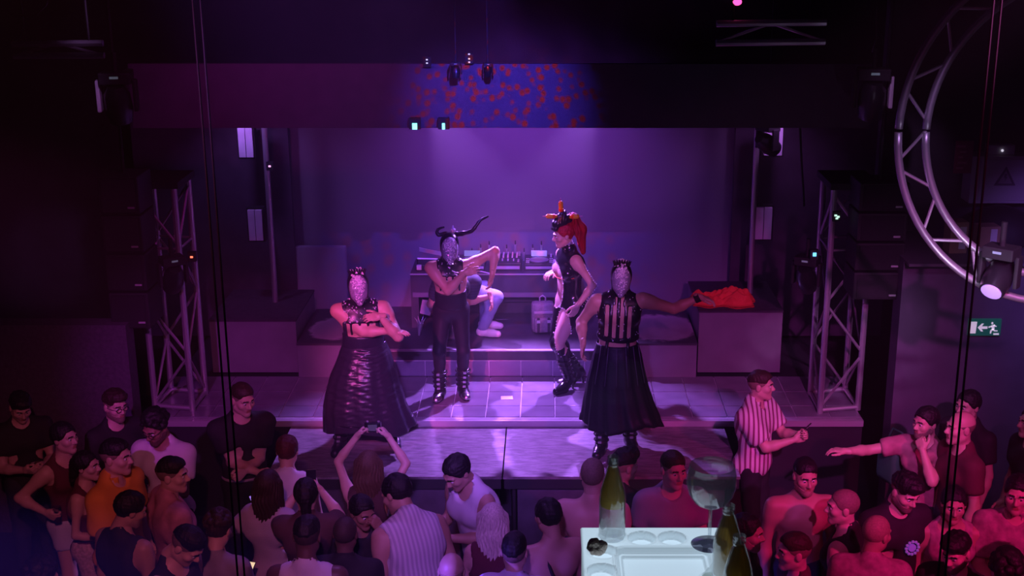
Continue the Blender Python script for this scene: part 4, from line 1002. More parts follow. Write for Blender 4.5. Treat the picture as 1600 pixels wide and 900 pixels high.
# --- P2: horned dancer in the centre
y2 = 11.72; c2_ = at_y(708, 618, y2)
B2 = person_at((c2_.x, y2, ZS), 1.70, 4, 'horned performer in silver mask and black leggings, one arm hooked outwards', skin='tan', bw=1.08, lean=14, head=(2, 3), hair='none', top='bare', bot=None, shoes=False,
    wR=(726, 426, y2-.26), wL=(769, 430, y2-.16), gR='relax', gL='relax', pR=(-.25,-.3,-1.5), pL=(1,.2,.45), nR=(.2,.8,-.3), nL=(-1,.2,0), dL=(-.15,-.3,-1), dR=(.9,-.25,.25), shrug={'L': .02}, fR=(-.13,-.02,0), fL=(.10,.03,0), kR=(-.35,-1,0), kL=(.35,-1,0))
hd2 = hood_and_mask(B2, False, 190, 9)
pr = sel(B2.P, ('pelvis', 'thigh', 'shin')); f = Field(pr, .014, .006); f.clip(B2.T@np.array([0,0,1.]), B2.up((0,0,1.16))); link('leggings', qmesh('leggings', *f.net()), B2.root, FABRIC)
pr = sel(B2.P, ('pelvis', 'torso')); f = Field(pr, .014, .008); f.clip(B2.T@np.array([0,0,1.]), B2.up((0,0,1.17))); f.clip(-(B2.T@np.array([0,0,1.])), B2.up((0,0,.98))); link('high_waist', qmesh('high_waist', *f.net()), B2.root, FABRIC)
h1_, hv, hq = harness(B2, 'beaded_yoke', 1.20, 1.56, lambda x, y, z: np.maximum(np.where(z > 1.37, -.02, np.abs(((x+.5) % .062)-.031)-.010), np.abs(x)-.13) + 0*y, BLKG)
scatter(hv, hq, 190, .0065, h1_, 6, lambda v: v[2] > 1.2)
mb = MB()   # bead strings fanned towards the raised shoulder
for j in range(4):
    a = B2.up((.02+.02*j, -.125, 1.45-.03*j)); b_ = B2.up((.085+.012*j, -.128, 1.43-.035*j))
    mb.tube([Vector((a+(b_-a)*t+np.array([0,-.02*math.sin(t*3.1),0])).tolist()) for t in np.linspace(0,1,8)], .006, 6)
mb.obj('bead_strings', GEM, h1_, True)
def to_loc(B, w): return B.W.inverted() @ w
def horn(pts, r0, r1):
    P_ = [to_loc(B2, at_y(px, py, y2-.13+dy)) for px, py, dy in pts]
    # smooth through the points
    out = []
    for i in range(len(P_)-1):
        p0, p1, p2, p3 = P_[max(0,i-1)], P_[i], P_[i+1], P_[min(len(P_)-1,i+2)]
        for t in (0, .25, .5, .75):
            out.append(.5*((2*p1)+(p2-p0)*t+(2*p0-5*p1+4*p2-p3)*t*t+(3*p1-p0-3*p2+p3)*t**3))
    out.append(P_[-1]); n = len(out)
    rad = [(r0+(r1-r0)*i/(n-1))*(1+.12*math.sin(i*1.9)) for i in range(n)]
    return MB().tube(out, rad, 10)
HORN = mat('horn_black', (.03,.022,.03), .28)
horn([(712,366,.05),(722,365,0),(737,361,-.03),(744,353,-.02),(751,344,0),(763,338,.03)], .028, .010).obj('horn', HORN, hd2, True)
horn([(706,366,.05),(696,365,0),(685,367,-.03),(683,361,-.02),(687,357,0),(694,355,.02)], .026, .010).obj('horn', HORN, hd2, True)
q = to_loc(B2, at_y(708, 360, y2-.12)); mb = MB(); mb.ball(q, .03, 1); mb.cyl(q, q+Vector((0,0,.05)), .018, .006, 6); mb.obj('crown_stone', GEM, hd2)
for k in 'LR': boot(B2, k, BLKG, B2.root, .22)

# --- P3: red-haired woman in cut-out catsuit
y3 = 11.95; c3_ = at_y(890, 607, y3)
B3 = person_at((c3_.x, y3, ZS), 1.70, -56, 'red ponytail performer in black cut-out catsuit edged with rhinestones, looking down', fem=True, skin='light', bw=1.14, lean=3, head=(12, -10), hair='none', top='bare', bot=None, shoes=False, heel=.085,
    wR=(864, 425, y3+.15), wL=(902, 478, y3-.26), pL=(.5,.8,-.3), dL=(-.2,-.5,-1), gR='relax', gL='relax', nR=(0,0,-1), fL=(.05,-.07,0), fR=(-.06,.12,0), kL=(.1,-1,0), kR=(-.1,-1,0), twist=-8, browcol='black')
pr = sel(B3.P, ('pelvis', 'thigh', 'shin', 'torso')) + [('c', np3(B3.neck0), np3(B3.neck1), .052, .048, 'neck', .035)]
f = Field(pr, .0066, .011); X, Y, Z = f.G
def lc(B, px, py, y): v = to_loc(B, at_y(px, py, y)); return np3((v.x, v.y, v.z))
Mi3 = np.array(Matrix.Rotation(R(56), 3, 'Z'), np.float32)
holes = [('e', lc(B3, 868, 448, y3-.05), np3((.080,.50,.25)), Mi3, None, '', 0), ('e', lc(B3, 879, 520, y3-.20), np3((.085,.26,.25)), Mi3, None, '', 0)]
shf = Field(pr, .012, .0055); shf.clip(np.array([0,0,1.]), B3.neck1); link('sheer_panel', qmesh('sheer_panel', *shf.net()), B3.root, mat('nude_mesh', (.72,.46,.40), .6, bump=.2, bscale=300))
for hsp in holes: f.cut(hsp)
f.clip(np.array([0,0,1.]), B3.neck1); V, Q = f.net(); suit = link('catsuit', qmesh('catsuit', V, Q), B3.root, mat('wet_look_black', (.012,.010,.016), .18))
dmin = np.min([np.abs(dist(hsp, V[:,0], V[:,1], V[:,2], 0)) for hsp in holes], 0); N3 = normals(V, Q)
ids = [i for i in range(len(V)) if dmin[i] < .004]; rr = random.Random(2); rr.shuffle(ids); keep = []
for i in ids:
    if all((V[i]-V[j])@(V[i]-V[j]) > .016**2 for j in keep): keep.append(i)
gems('rhinestone_edging', (V[keep]+N3[keep]*.006).tolist(), N3[keep].tolist(), .0095, suit, 1)
g = Field([('c', np3(B3.neck0+(B3.neck1-B3.neck0)*.30), np3(B3.neck1), .060, .055, '', .02)], .008, .004); gv, gq = g.net(); col = link('collar', qmesh('collar', gv, gq), B3.root, MASK); scatter(gv, gq, 90, .008, col, 8)
mb = MB(); sid = [ (B3.sh['L']+(B3.el['L']-B3.sh['L'])*t) for t in np.linspace(.0,1,14)] + [(B3.el['L']+(B3.wr['L']-B3.el['L'])*t) for t in np.linspace(.1,1,10)]
gems('arm_stones', [tuple(p+np.array([.035,.035,0])) for p in sid], [(1,1,0)]*len(sid), .010, suit, 3)
head_part('hair', B3.root, B3, hair_template('short'), hair_mat('red'))
P_ = Prims(); P_.ell((0,-.015,.135), (.062,.062,.042), 'q', .02); P_.ell((0,-.066,.098), (.055,.030,.022), 'q', .02); inv = B3.W.inverted()
for px_, py_, r_ in ((881, 343, .052), (879, 334, .030), (872, 340, .028), (889, 341, .030)):
    q_ = inv @ at_y(px_, py_, y3-.05); P_.ell(B3.HR.T@(np.array(q_)-B3.head), (r_, r_, r_*.9), 'q', .03)
fv, fq = Field(P_.L, .007, .004).net(); fv = wrinkle(fv, fq, .010, 60, 3)
hp_ = head_part('headpiece', B3.root, B3, (fv, fq), BLKG)
def hl(B, p): return Vector((B.HR@np.array(p)+B.head).tolist())
YEL = mat('yellow_bobbin', (.95,.55,.02), .4); ORG = mat('orange_band', (.85,.10,.02), .4)
inv = B3.W.inverted()
def w3(px, py, dy): return inv @ at_y(px, py, y3-.05+dy)
for a, b_ in (((877, 334, 0), (876, 314, -.02)), ((870, 338, -.05), (853, 338, -.08)), ((890, 339, -.06), (905, 338, -.08))):
    p, q = w3(*a), w3(*b_)
    o = MB().tube([p+(q-p)*t for t in (0,.3,.5,.85,1)], [.016,.019,.024,.024,.012], 10).obj('bobbin', YEL, hp_, True)
    MB().cyl(p+(q-p)*.22, p+(q-p)*.40, .025, seg=10).obj('band', ORG, hp_, 'auto')
    MB().cyl(q, q+(q-p).normalized()*.035, .006, .003, 6).obj('tip', mat('pink_tip', (.7,.35,.5), .4), hp_)
P_ = Prims(); a0, a1, a2, a3 = (.0,.075,.105), (.0,.135,.125), (.01,.175,.0), (.01,.150,-.24)
P_.cone(a0, a1, .040, .052, 't', .03); P_.cone(a1, a2, .055, .060, 't', .04); P_.cone(a2, a3, .058, .022, 't', .04); fv, fq = Field(P_.L, .008).net(); NN = normals(fv, fq); fv = fv + NN*(.008*np.sin(np.arctan2(fv[:,0], fv[:,1]-.13)*11+fv[:,2]*10))[:,None]
head_part('ponytail', B3.root, B3, (fv, fq), hair_mat('red'))
cen = B3.up((.02,-.02,1.24)); mb = MB().tube([Vector((cen+np.array([.135*math.cos(a), -.125*math.sin(a), -.015*math.sin(a)])).tolist()) for a in np.linspace(.15,3.0,16)], .006, 6); mb.obj('orange_tube_trim', mat('orange_trim', (.9,.12,.05), .4), suit, True)
for k in 'LR':
    bt = boot(B3, k, mat('wet_look_black'), B3.root, .40, heel=.085, toe_metal=(k == 'R'))
    A, d = B3.an[k], B3.fd[k]; hb = A - d*.045
    MB().tube([Vector((hb+np.array([0,0,-.045])).tolist()), Vector((hb-d*.012+np.array([0,0,-.10])).tolist()), Vector((hb-d*.022+np.array([0,0,-.168])).tolist())], [.034,.018,.012], 8).obj('boot_heel', BLKG, bt, True)

# --- P4: masked dancer front right, arm stretched out
y4 = 10.60; c4_ = at_y(962, 700, y4)
B4 = person_at((c4_.x, y4, ZD), 1.75, -4, 'masked performer with outstretched arm, fringed black top and long black skirt', skin='tan', bw=1.22, lean=6, side=2, head=(4, 2), hair='none', top='bare', bot=None, shoes=False,
    wL=(1094, 464, y4-.05), wR=(911, 538, y4-.12), pL=(.3,.3,-1), gL='relax', gR='relax', dR=(-.1,-.1,-1), dL=(1,-.05,-.25), nL=(0,0,-1), shrug={'L': .035}, fR=(-.13,-.08,0), fL=(.13,.06,0))
hood_and_mask(B4, True, 150, 12)
h1_, hv, hq = harness(B4, 'fringed_top', 1.08, 1.55, lambda x, y, z: np.where((z > 1.42) & (np.abs(x) < .14) & (np.abs(x) > .035), -.02, np.where(z < 1.125, -.02, np.minimum(np.abs(((x+.5) % .066)-.033)-.0165, np.abs(np.abs(x)-.155)-.022))) + 0*y, BLKG, .016)
scatter(hv, hq, 150, .0058, h1_, 7)
sk4, sq4 = skirt(B4, 'skirt', [(1.03,.185,.15,0,0), (.92,.215,.18,0,0), (.68,.265,.22,.0,0), (.46,.315,.25,.02,0), (.27,.365,.28,.05,.0)], LEATHER, 11, .085, 8); link('skirt', qmesh('skirt', sk4, sq4), B4.root, mat('black_drape', (.011,.009,.015), .5, spec=.25, bump=.2, bscale=30))
mb = MB()
for a in np.linspace(0, math.pi, 9)[1:-1]:
    x, y = -.20*math.cos(a), -.165*math.sin(a)
    mb.tube([(x,y,1.03),(x*1.12,y*1.12,.9),(x*1.35,y*1.33,.68)], .004, 5)
mb.obj('skirt_cords', mat('cord_grey', (.08,.07,.10), .5), B4.root, True)
for s in (-1,1): MB().tube([Vector(B4.up((s*.09,-.14,1.10)).tolist()), (s*.095,-.16,1.02), (s*.10,-.17,.96)], .014, 6).obj('suspender', BLKG, B4.root, True)
e_, w_ = B4.el['L'], B4.wr['L']; u = (w_-e_)/np.linalg.norm(w_-e_)
MB().cyl((w_-u*.05).tolist(), (w_-u*.005).tolist(), .040, seg=16).obj('wristband', BLK, B4.root, 'auto')
for k in 'LR': boot(B4, k, BLKG, B4.root, .26, toe_metal=False)

# --- seated person behind the horned dancer, on a stool
yq = 12.78; hq_ = at_y(706, 470, yq); zq = zt
st = thing('bar_stool', 'low black stool under the seated person in pale jeans', 'stool', (hq_.x, yq, zq))
MB().lathe([(.17,.36),(.18,.375),(.18,.41),(.16,.425)], seg=24).obj('seat', BLK, st, 'auto'); MB().cyl((0,0,.02), (0,0,.37), .03).obj('column', STEEL, st, 'auto'); MB().lathe([(.18,0),(.18,.012),(.04,.03)], seg=24).obj('base', STEEL, st, 'auto')
JEAN = mat('pale_jeans', (.30,.36,.55), .75, noise=.15, nscale=12); WSH = mat('white_sneaker', (.80,.79,.80), .5)
s_ = 1.02
BQ = person_at((hq_.x, yq, zq), 1.80, 12, 'seated person in pale jeans and white sneakers, hidden behind the horned performer', skin='tan', crouch=.415, lean=72, bw=.9, head=(20, 0), hair='short', top='tee', topm=mat('navy_stripe_tee', (.02,.02,.04), .8, stripes=((.035,.035,.06), 9, 'Z')), botm=JEAN, shoem=WSH,
    wL=(766, 463, yq-.33), gL='relax', dL=(.2,-.1,-1), nL=(-1,0,0), hR=(-.06,-.42,.55), pR=(-.1,.5,-1), pL=(.1,.5,-1), fL=(.30,-.14,0), fR=(.36,.10,0), kL=(.55,-.6,.8), kR=(.7,-.3,.8), fyaw={'L': 62, 'R': 70}, res=.016)
# ================================================================== DJ BOOTH AND STAGE PROPS
yb = 12.98
zb_t = at_y(760, 427, yb).z
bx0, bx1 = at_y(641, 430, yb).x, at_y(905, 430, yb).x; bw_ = bx1-bx0; bh = zb_t - zt
bt = thing('dj_booth', 'black DJ booth with open shelf behind the horned performer', 'table', ((bx0+bx1)/2, yb, zt))
BBK = mat('booth_black', (.05,.045,.06), .5, noise=.2)
MB().box((0, .28, bh-.018), (bw_, .56, .036), bev=.004).obj('table_top', BBK, bt)
zs_ = at_y(800, 458, yb).z - zt
MB().box((0, .02, (bh-.036+zs_)/2), (bw_-.04, .03, bh-.036-zs_)).obj('fascia', BBK, bt)
MB().box((0, .02, zs_-.02), (bw_-.04, .045, .05)).obj('fascia_lip', mat('booth_lip', (.16,.14,.18), .5), bt)
for sx in (-1, 1): MB().box((sx*(bw_/2-.04), .28, (bh-.036)/2), (.08, .54, bh-.036)).obj('side_panel', BBK, bt)
MB().box((0, .45, .20), (bw_-.16, .18, .03)).obj('shelf', BBK, bt)
MB().box((0, .545, bh/2-.02), (bw_-.16, .02, bh-.04)).obj('back_panel', BBK, bt)
MB().box((0, -.006, bh-.010), (bw_, .012, .012)).obj('edge_trim', mat('riser_edge'), bt)
EQ = mat('deck_black', (.03,.03,.034), .4); EQS = mat('silver_control', (.75,.73,.78), .3, .7); KN = mat('pale_knob', (.7,.68,.74), .35)
km = MB().cyl((0,0,0), (0,0,.022), .010, .008, 8).mesh('knob'); km.materials.append(KN)
kb = MB().cyl((0,0,0), (0,0,.030), .014, .011, 8).mesh('knob'); kb.materials.append(EQS)
fd = MB().box((0,0,.010), (.012,.026,.02)).mesh('fader_cap'); fd.materials.append(KN)
bm__ = MB().box((0,0,.004), (.018,.014,.008)).mesh('button'); bm__.materials.append(EQS)
rnd = random.Random(11)
def knobs(par, xs, ys, z, me, name):
    for x in xs:
        for y in ys: o = link(name, me, par); o.location = (x, y, z)
def gear(kind, label, px, y, w_, d, h):
    p = at_y(px, 420, y); t = thing(kind, label, 'DJ equipment', (p.x, y, zb_t))
    MB().box((0, d/2, h/2), (w_, d, h), bev=.006).obj('body', EQ, t)
    MB().box((0, -.003, h*.45), (w_-.03, .008, h*.35)).obj('front_strip', mat('gear_front', (.55,.52,.60), .35, .3), t)
    return t
for px, lab in ((735, 'media player deck left of the mixer'), (842, 'media player deck right of the mixer')):
    t = gear('media_player', lab, px, yb+.10, .31, .38, .075)
    MB().lathe([(.10,.075),(.105,.085),(.09,.092),(.02,.092)], (0,.14,0), 28).obj('jog_wheel', EQS, t, 'auto')
    sc = MB().box((0,.33,.095), (.17,.012,.075), rot=Matrix.Rotation(R(-25), 3, 'X')).obj('screen', mat('player_screen', (.10,.10,.2), .2, emit=(.5,.45,.9), es=.35), t)
    knobs(t, [-.13,-.11,.12,.14], [.06,.12,.2], .075, bm__, 'button'); knobs(t, [.13], [.28,.33], .075, km, 'knob')
t = gear('dj_mixer', 'DJ mixer crowded with pale knobs in the middle of the booth', 789, yb+.08, .34, .40, .09)
knobs(t, [-.12+.048*k for k in range(6)], [.37,.32,.27,.22], .09, km, 'knob'); knobs(t, [-.09,-.03,.03,.09], [.10], .09, fd, 'fader_cap'); knobs(t, [-.14,.14], [.05,.09,.13], .09, bm__, 'button'); knobs(t, [-.145,.145], [.30,.36], .09, kb, 'knob')
for k in range(9):
    px = 738+13.5*k; p = at_y(px, 420, yb+.50+.02*(k%2))
    t = thing('cable_plug', '%s upright cable plug from the left in the row behind the decks' % ('first second third fourth fifth sixth seventh eighth ninth'.split()[k]), 'plug', (p.x, p.y, zb_t), 0, 'upright plugs behind the decks')
    MB().cyl((0,0,0), (0,0,.10+.04*(k%3)), .012, seg=8).obj('plug_body', EQS, t, 'auto'); MB().cyl((0,0,.10+.04*(k%3)), (0,0,.14+.04*(k%3)), .007, seg=6).obj('cable_boot', BLK, t)
# laptop stand at left: two pale tubes on a frame
a, b_ = at_y(655, 390, yb+.30), at_y(700, 399, yb+.22)
t = thing('laptop_stand', 'laptop stand with a pale slanting lid left of the horned performer', 'stand', (at_y(668,420,yb+.2).x, yb+.2, zb_t)); o0 = t.location
def rl(v): return Vector(v)-o0
MB().prism([rl(a)+Vector((0,0,.02)), rl(a)-Vector((0,0,.02)), rl(b_)-Vector((0,0,.02)), rl(b_)+Vector((0,0,.02))], (0,.02,0)).obj('laptop_lid', mat('laptop_silver', (.62,.60,.68), .35, .4), t)
c_, d_ = at_y(652, 404, yb+.12), at_y(684, 405, yb+.12)
MB().cyl(rl(c_), rl(d_), .012, seg=8).obj('cross_bar', EQS, t, 'auto')
for q in (c_, d_): MB().cyl(rl(q), (rl(q).x, rl(q).y, 0), .010, seg=8).obj('leg', BLKG, t, 'auto')
MB().box(((rl(c_).x+rl(d_).x)/2, rl(c_).y+.06, .03), (.24,.16,.06), bev=.006).obj('sound_card', EQ, t)
MB().box((rl(c_).x+.02, rl(c_).y-.03, .04), (.05,.03,.05)).obj('pale_label', KN, t)
p = at_y(866, 424, yb+.05); tag(MB().lathe([(.022,0),(.024,.07),(.012,.10),(.012,.13)], p, 14).obj('small_bottle', mat('pale_plastic', (.75,.74,.76), .4), smooth='auto'), 'small pale bottle at the booth edge beside the red-haired performer', 'bottle'); p
# cables on the front of the booth
tag(MB().tube([at_y(px, py, yb-.03) for px, py in ((735,424),(752,424),(764,427),(768,432))], .007, 6).obj('white_cable', KN, smooth=True), 'white cable drooping over the booth front edge', 'cable')
tag(MB().tube([at_y(px, py, yb+.30) for px, py in ((775,500),(790,500),(810,501),(832,501))], .008, 6).obj('white_cable', mat('pale_lead', (.55,.52,.6), .5), smooth=True), 'thin pale cable lying along the booth shelf', 'cable')
# backpack
p = at_y(848, 545, yb-.12); zfoot = zt
bp = thing('backpack', 'grey backpack with buckled straps standing on the riser under the booth', 'bag', (p.x, p.y, zt), .1)
BG = mat('bag_grey', (.26,.23,.25), .8, noise=.25, nscale=25, bump=.3, bscale=90)
MB().box((0,.0,.17), (.24,.15,.33), bev=.045).obj('bag_body', BG, bp, True)
MB().box((0,-.085,.10), (.19,.05,.16), bev=.02).obj('front_pocket', BG, bp, True); MB().box((0,-.078,.235), (.20,.03,.03), bev=.008).obj('flap', mat('bag_trim', (.42,.38,.42), .6), bp, True)
for sx in (-1,1):
    q = MB().box((sx*.055,-.115,.11), (.028,.012,.16), bev=.003).obj('strap', mat('bag_dark', (.04,.035,.045), .7), bp); MB().box((sx*.055,-.124,.15), (.035,.008,.03)).obj('buckle', EQS, q)
MB().tube([(-.03,0,.33),(-.03,0,.38),(.0,0,.40),(.03,0,.38),(.03,0,.33)], .009, 6).obj('grab_handle', mat('bag_trim'), bp, True)
# two glasses on the shelf, cloth hanging left, silver cone
GLS = glass_mat('drinking_glass', (.9,.9,.94), .25)
for k, px in enumerate((763, 772)):
    p = at_y(px, 500, yb+.42); t = MB().lathe([(.028,0),(.030,.004),(.033,.12),(.030,.12),(.027,.006)], (0,0,0), 18, cap=False).obj('drinking_glass', GLS, smooth='auto'); t.location = (p.x, yb+.42, zt+.216)
    tag(t, ['empty drinking glass on the booth shelf, nearer the white sneakers', 'empty drinking glass on the booth shelf, right one of the pair'][k], 'glass', 'glasses on the booth shelf')
q0, q1, q2_, q3 = [at_y(a, b, yb-.02) for a, b in ((660,468),(678,470),(672,493),(656,489))]
tag(MB().prism([q0,q1,q2_,q3], (0,-.012,0)).obj('hanging_paper', mat('paper_lilac', (.32,.30,.36), .8)), 'pale sheet hanging at a slant from the left end of the booth', 'paper')
p = at_y(655, 542, yb-.25); t = thing('silver_ornament', 'small silver cone with pointed leaves on the riser at the booth left end', 'ornament', (p.x, p.y, zt))
MB().cyl((0,0,0), (.02,0,.14), .010, .035, 10).obj('cone', EQS, t, 'auto')
for k in range(6):
    a = k*1.05; MB().cyl((.02+.02*math.cos(a), .02*math.sin(a), .14), (.02+.06*math.cos(a), .06*math.sin(a), .20), .010, .001, 5).obj('leaf', EQS, t)
# paper on the tiles
p = at_z(792, 622, ZS); t = MB().box((0,0,0), (.115,.085,.004)).obj('paper_label', mat('paper_pinkish', (.85,.80,.86), .7)); t.location = (p.x, p.y, 1.003); t.rotation_euler.z = .06; tag(t, 'small pale paper label stuck on the stage tiles', 'paper')
# red cloth on the tall right block: crumpled, thick folds
p = at_z(1128, 474, zd_); n = 34; V = []; rr = random.Random(4)
ph = [rr.uniform(0,6) for _ in range(8)]
def cl(u, v, low):
    x, y = (u-.5)*.60, (v-.5)*.34
    e = min(u, 1-u, v, 1-v)*2
    h = .13*min(1, e*5)**.6*(.75+.25*math.sin(7*u+ph[0]+2*v)) + (.018*math.sin(26*v+5*math.sin(6*u+ph[1])) + .014*math.sin(19*u-9*v+ph[2]) + .010*math.sin(37*u+21*v))*min(1, e*6)
    ed = .035*math.sin(13*u+ph[3])*(abs(v-.5)*2)**3; ex = .04*math.sin(11*v+ph[4])*(abs(u-.5)*2)**3
    return (x+ex + .04*(v-.5), y+ed, (max(.012, h) if not low else .0))
for low in (False, True):
    for i in range(n):
        for j in range(n): V.append(cl(i/(n-1), j/(n-1), low))
Q = []
for i in range(n-1):
    for j in range(n-1): k = i*n+j; Q.append((k, k+n, k+n+1, k+1)); k += n*n; Q.append((k, k+1, k+n+1, k+n))
N2 = n*n
for i in range(n-1):
    for a, b_ in ((i*n, (i+1)*n), ((i+1)*n+n-1, i*n+n-1), (i+1, i), ((n-1)*n+i, (n-1)*n+i+1)): Q.append((a, a+N2, b_+N2, b_)[::-1])
ro = link('red_cloth', qmesh('red_cloth', np.array(V), np.array(Q)), None, mat('red_orange_cloth', (.95,.07,.05), .75, bump=.3, bscale=40)); ro.location = (p.x, p.y, zd_+.006); ro.rotation_euler.z = -.08
tag(ro, 'crumpled bright red cloth lying on the tall right block', 'cloth')

# ================================================================== CROWD
def cm(k, col, **kw): return mat('cloth_'+k, col, .85, bump=.15, bscale=150, **kw)
WHT = cm('white', (.72,.70,.74)); GRY = cm('grey', (.30,.28,.31)); PALE = cm('pale_grey', (.48,.45,.50)); ORA = cm('orange', (.85,.36,.05)); MAR = cm('maroon', (.12,.02,.04))
PNK = cm('rose', (.50,.22,.26), noise=.35, nscale=9); ROS = cm('dusty_rose', (.42,.24,.27), noise=.3, nscale=22); LAV = cm('lavender', (.55,.50,.68)); DPK = cm('pale_print', (.60,.45,.48), noise=.3, nscale=40)
STR = mat('striped_shirt_cloth', (.80,.74,.76), .85, stripes=((.28,.08,.16), 7.6, 'X'), srot=R(58), duty=.66); RIB = mat('ribbed_white', (.74,.72,.76), .85, stripes=((.52,.50,.56), 11, 'X')); DEN = cm('pale_denim', (.62,.66,.80)); BRN = cm('brown', (.10,.05,.05))
PE = {}
def cr(k, *a, **kw): kw.setdefault('seed', len(PE)+1); PE[k] = person(*a, **kw)
cr(1, 32, 636, 1.76, 35, 'person in black with bowed head holding a drink, far left by the dark wall', head=(28,0), arms='phone', hair='quiff')
cr(2, 180, 634, 1.80, 50, 'bearded person in black with sunglasses pushed up, below the left truss', head=(8,0), beard=True, top='long', hair='quiff', haircol='brown', glasses=True)
cr(3, 101, 684, 1.74, 58, 'dark-haired person in pale denim shorts and maroon tank top holding a glass, at left edge', head=(2,10), hair='short', top='tank', topm=MAR, bot='shorts', botm=DEN, short_z=.74, hR=(-.27,-.06,1.13), gR='grip', nR=(1,-.3,0))
cr(4, 136, 728, 1.62, 82, 'person with tied dark hair, sleeveless dark top and pale trousers, seen in profile', fem=True, head=(2,0), hair='tied', top='tank', topm=MAR, botm=DPK, hR=(-.12,-.20,1.06), skin='light')
cr(5, 182, 714, 1.88, 74, 'person in mustard orange open shirt, profile to the right', head=(4,6), hair='fade', top='shirt', topm=ORA, botm=DPK, hR=(-.16,-.24,1.02), loose=.022, bw=1.06, beard=False)
cr(6, 243, 668, 1.82, -14, 'person in white T-shirt and glasses with curly dark hair, looking down', head=(24,-8), hair='curly', glasses=True, beard=True, top='tee', topm=WHT, arms='phone', skin='brown', loose=.020)
cr(7, 270, 742, 1.83, 122, 'person in rose patterned T-shirt turned right, behind the black tank top', head=(6,-34), hair='fade', top='tee', topm=PNK, loose=.02, bw=1.08)
cr(8, 204, 796, 1.78, 150, 'person in black tank top from behind, head bent to the right', head=(26,-24), hair='short', top='tank', skin='tan', bw=1.08)
cr(9, 292, 852, 1.85, 72, 'person in black top bending head at the bottom left, face in profile', head=(38,0), hair='fade', top='tank', skin='light', lean=6, bw=1.05)
cr(10, 66, 902, 1.74, 170, 'dark-haired head just showing at the bottom left corner', hair='curly', top='tee')
cr(11, 379, 624, 1.85, 24, 'person in black T-shirt with wrists crossed at waist beside the left deck', head=(14,22), hair='fade', haircol='brown', top='tee', arms='fold', bw=1.04, loose=.02, hem=.98, botm=cm('black_trousers', (.02,.02,.024)))
cr(12, 449, 704, 1.72, 172, 'person with dark red hair and white tank top from behind', head=(12,10), hair='short', haircol='auburn', top='tank', topm=WHT, skin='light')
cr(13, 420, 758, 1.68, 165, 'person with long brown hair and pale grey T-shirt filming on a lit phone', fem=True, hair='long', haircol='brown', top='tee', topm=PALE, hL=(.25,-.10,1.34), gL='grip', nL=(-1,0,0), hR=(-.16,-.22,1.0))
cr(14, 478, 772, 1.70, -172, 'dark-haired person holding a dark phone up by the face, left of the blue haze', hair='tied', haircol='black', top='tee', topm=BRN, arms='film')
cr(16, 480, 838, 1.86, 178, 'person in white tank top with a black strap across the back', hair='fade', head=(14,0), top='tank', topm=WHT, skin='dark', bw=1.1)
cr(17, 342, 828, 1.68, 160, 'person in grey T-shirt holding a bright phone low, bottom left', head=(22,10), hair='curly', haircol='brown', top='tee', topm=GRY, hL=(.10,-.34,1.12), hR=(-.03,-.34,1.12), gL='grip', gR='grip')
cr(18, 540, 834, 1.70, 176, 'person with close-cropped dark head in the blue haze, bottom centre left', hair='buzz', skin='dark', top='tee', head=(8,0))
cr(19, 576, 728, 1.68, 176, 'person with long light brown hair raising a camera with both hands', fem=True, hair='longstraight', haircol='lightbrown', arms='up', top='tank', topm=BRN, skin='light')
cr(20, 620, 772, 1.92, -150, 'person in ribbed white sleeveless top from behind, head turned left', head=(14,24), hair='short', top='tank', topm=RIB, lean=24, loose=.028, bw=1.12, neckw=.085, skin='tan')
cr(21, 566, 800, 1.66, 40, 'dark-haired person in black with a hand to the face, centre left', fem=True, hair='short', arms='face', head=(16,0), skin='brown', top='tee')
cr(23, 714, 738, 1.84, -46, 'person in white sleeveless T-shirt looking down at a phone', head=(22,0), lean=14, hair='short', top='tank', topm=WHT, neckw=.085, loose=.022, hL=(-.02,-.32,1.13), hR=(-.16,-.30,1.12), gL='grip', gR='grip', nL=(-.5,.5,.6), nR=(.5,.5,.6), skin='tan')
cr(24, 770, 812, 1.68, 178, 'person with long blond hair and bare shoulders from behind', fem=True, hair='long', haircol='blond', top='tank', topm=MAR, skin='light', neckw=.12)
cr(25, 706, 892, 1.76, 178, 'bald head at the bottom edge below the ribbed white top', hair='bald', skin='tan', top='tee', topm=BRN)
cr(26, 804, 862, 1.76, 172, 'person with faded short hair and lavender T-shirt, bottom centre', hair='fade', top='tee', topm=LAV, skin='light')
cr(27, 856, 806, 1.76, -158, 'bare-backed person with dark hair turned left, strap over shoulder', hair='short', head=(14,10), top='bare', skin='tan', strap=1, bw=1.05)
cr(28, 926, 742, 1.85, 174, 'broad bare-backed person with cropped hair behind the left bottle', hair='buzz', top='bare', skin='light', bw=1.18)
cr(29, 976, 728, 1.72, 150, 'person with dark hair in black tank top, between two bare shoulders near the deck', hair='quiff', head=(6,-30), top='tank', skin='tan')
cr(30, 1052, 734, 1.84, 6, 'person in grey T-shirt facing us behind the balloon glass', hair='fade', haircol='brown', head=(4,16), top='tee', topm=GRY, beard=False, bw=1.05)
cr(31, 1189, 602, 1.78, 58, 'person in striped short-sleeved shirt filming with a phone beside the right deck', hair='fade', haircol='brown', head=(3,16), top='shirt', topm=STR, loose=.028, hem=.84, hL=(.03,-.40,1.28), hR=(-.05,-.38,1.26), gL='grip', gR='grip', nL=(-1,0,.2), nR=(1,0,.2), botm=cm('black_trousers', (.02,.02,.024)), bw=1.05)
cr(32, 1258, 744, 1.80, 4, 'smiling bare-chested person with dark hair and beard, right of the deck', hair='fade', beard=True, head=(8,4), top='bare', skin='tan', bw=1.22)
cr(33, 1316, 792, 1.78, -118, 'bare-shouldered person with thin dark strap, profile to the left', hair='buzz', haircol='brown', head=(4,26), top='tank', topm=cm('black_singlet', (.02,.018,.022)), neckw=.13, skin='light', strap=-1, bw=1.08)
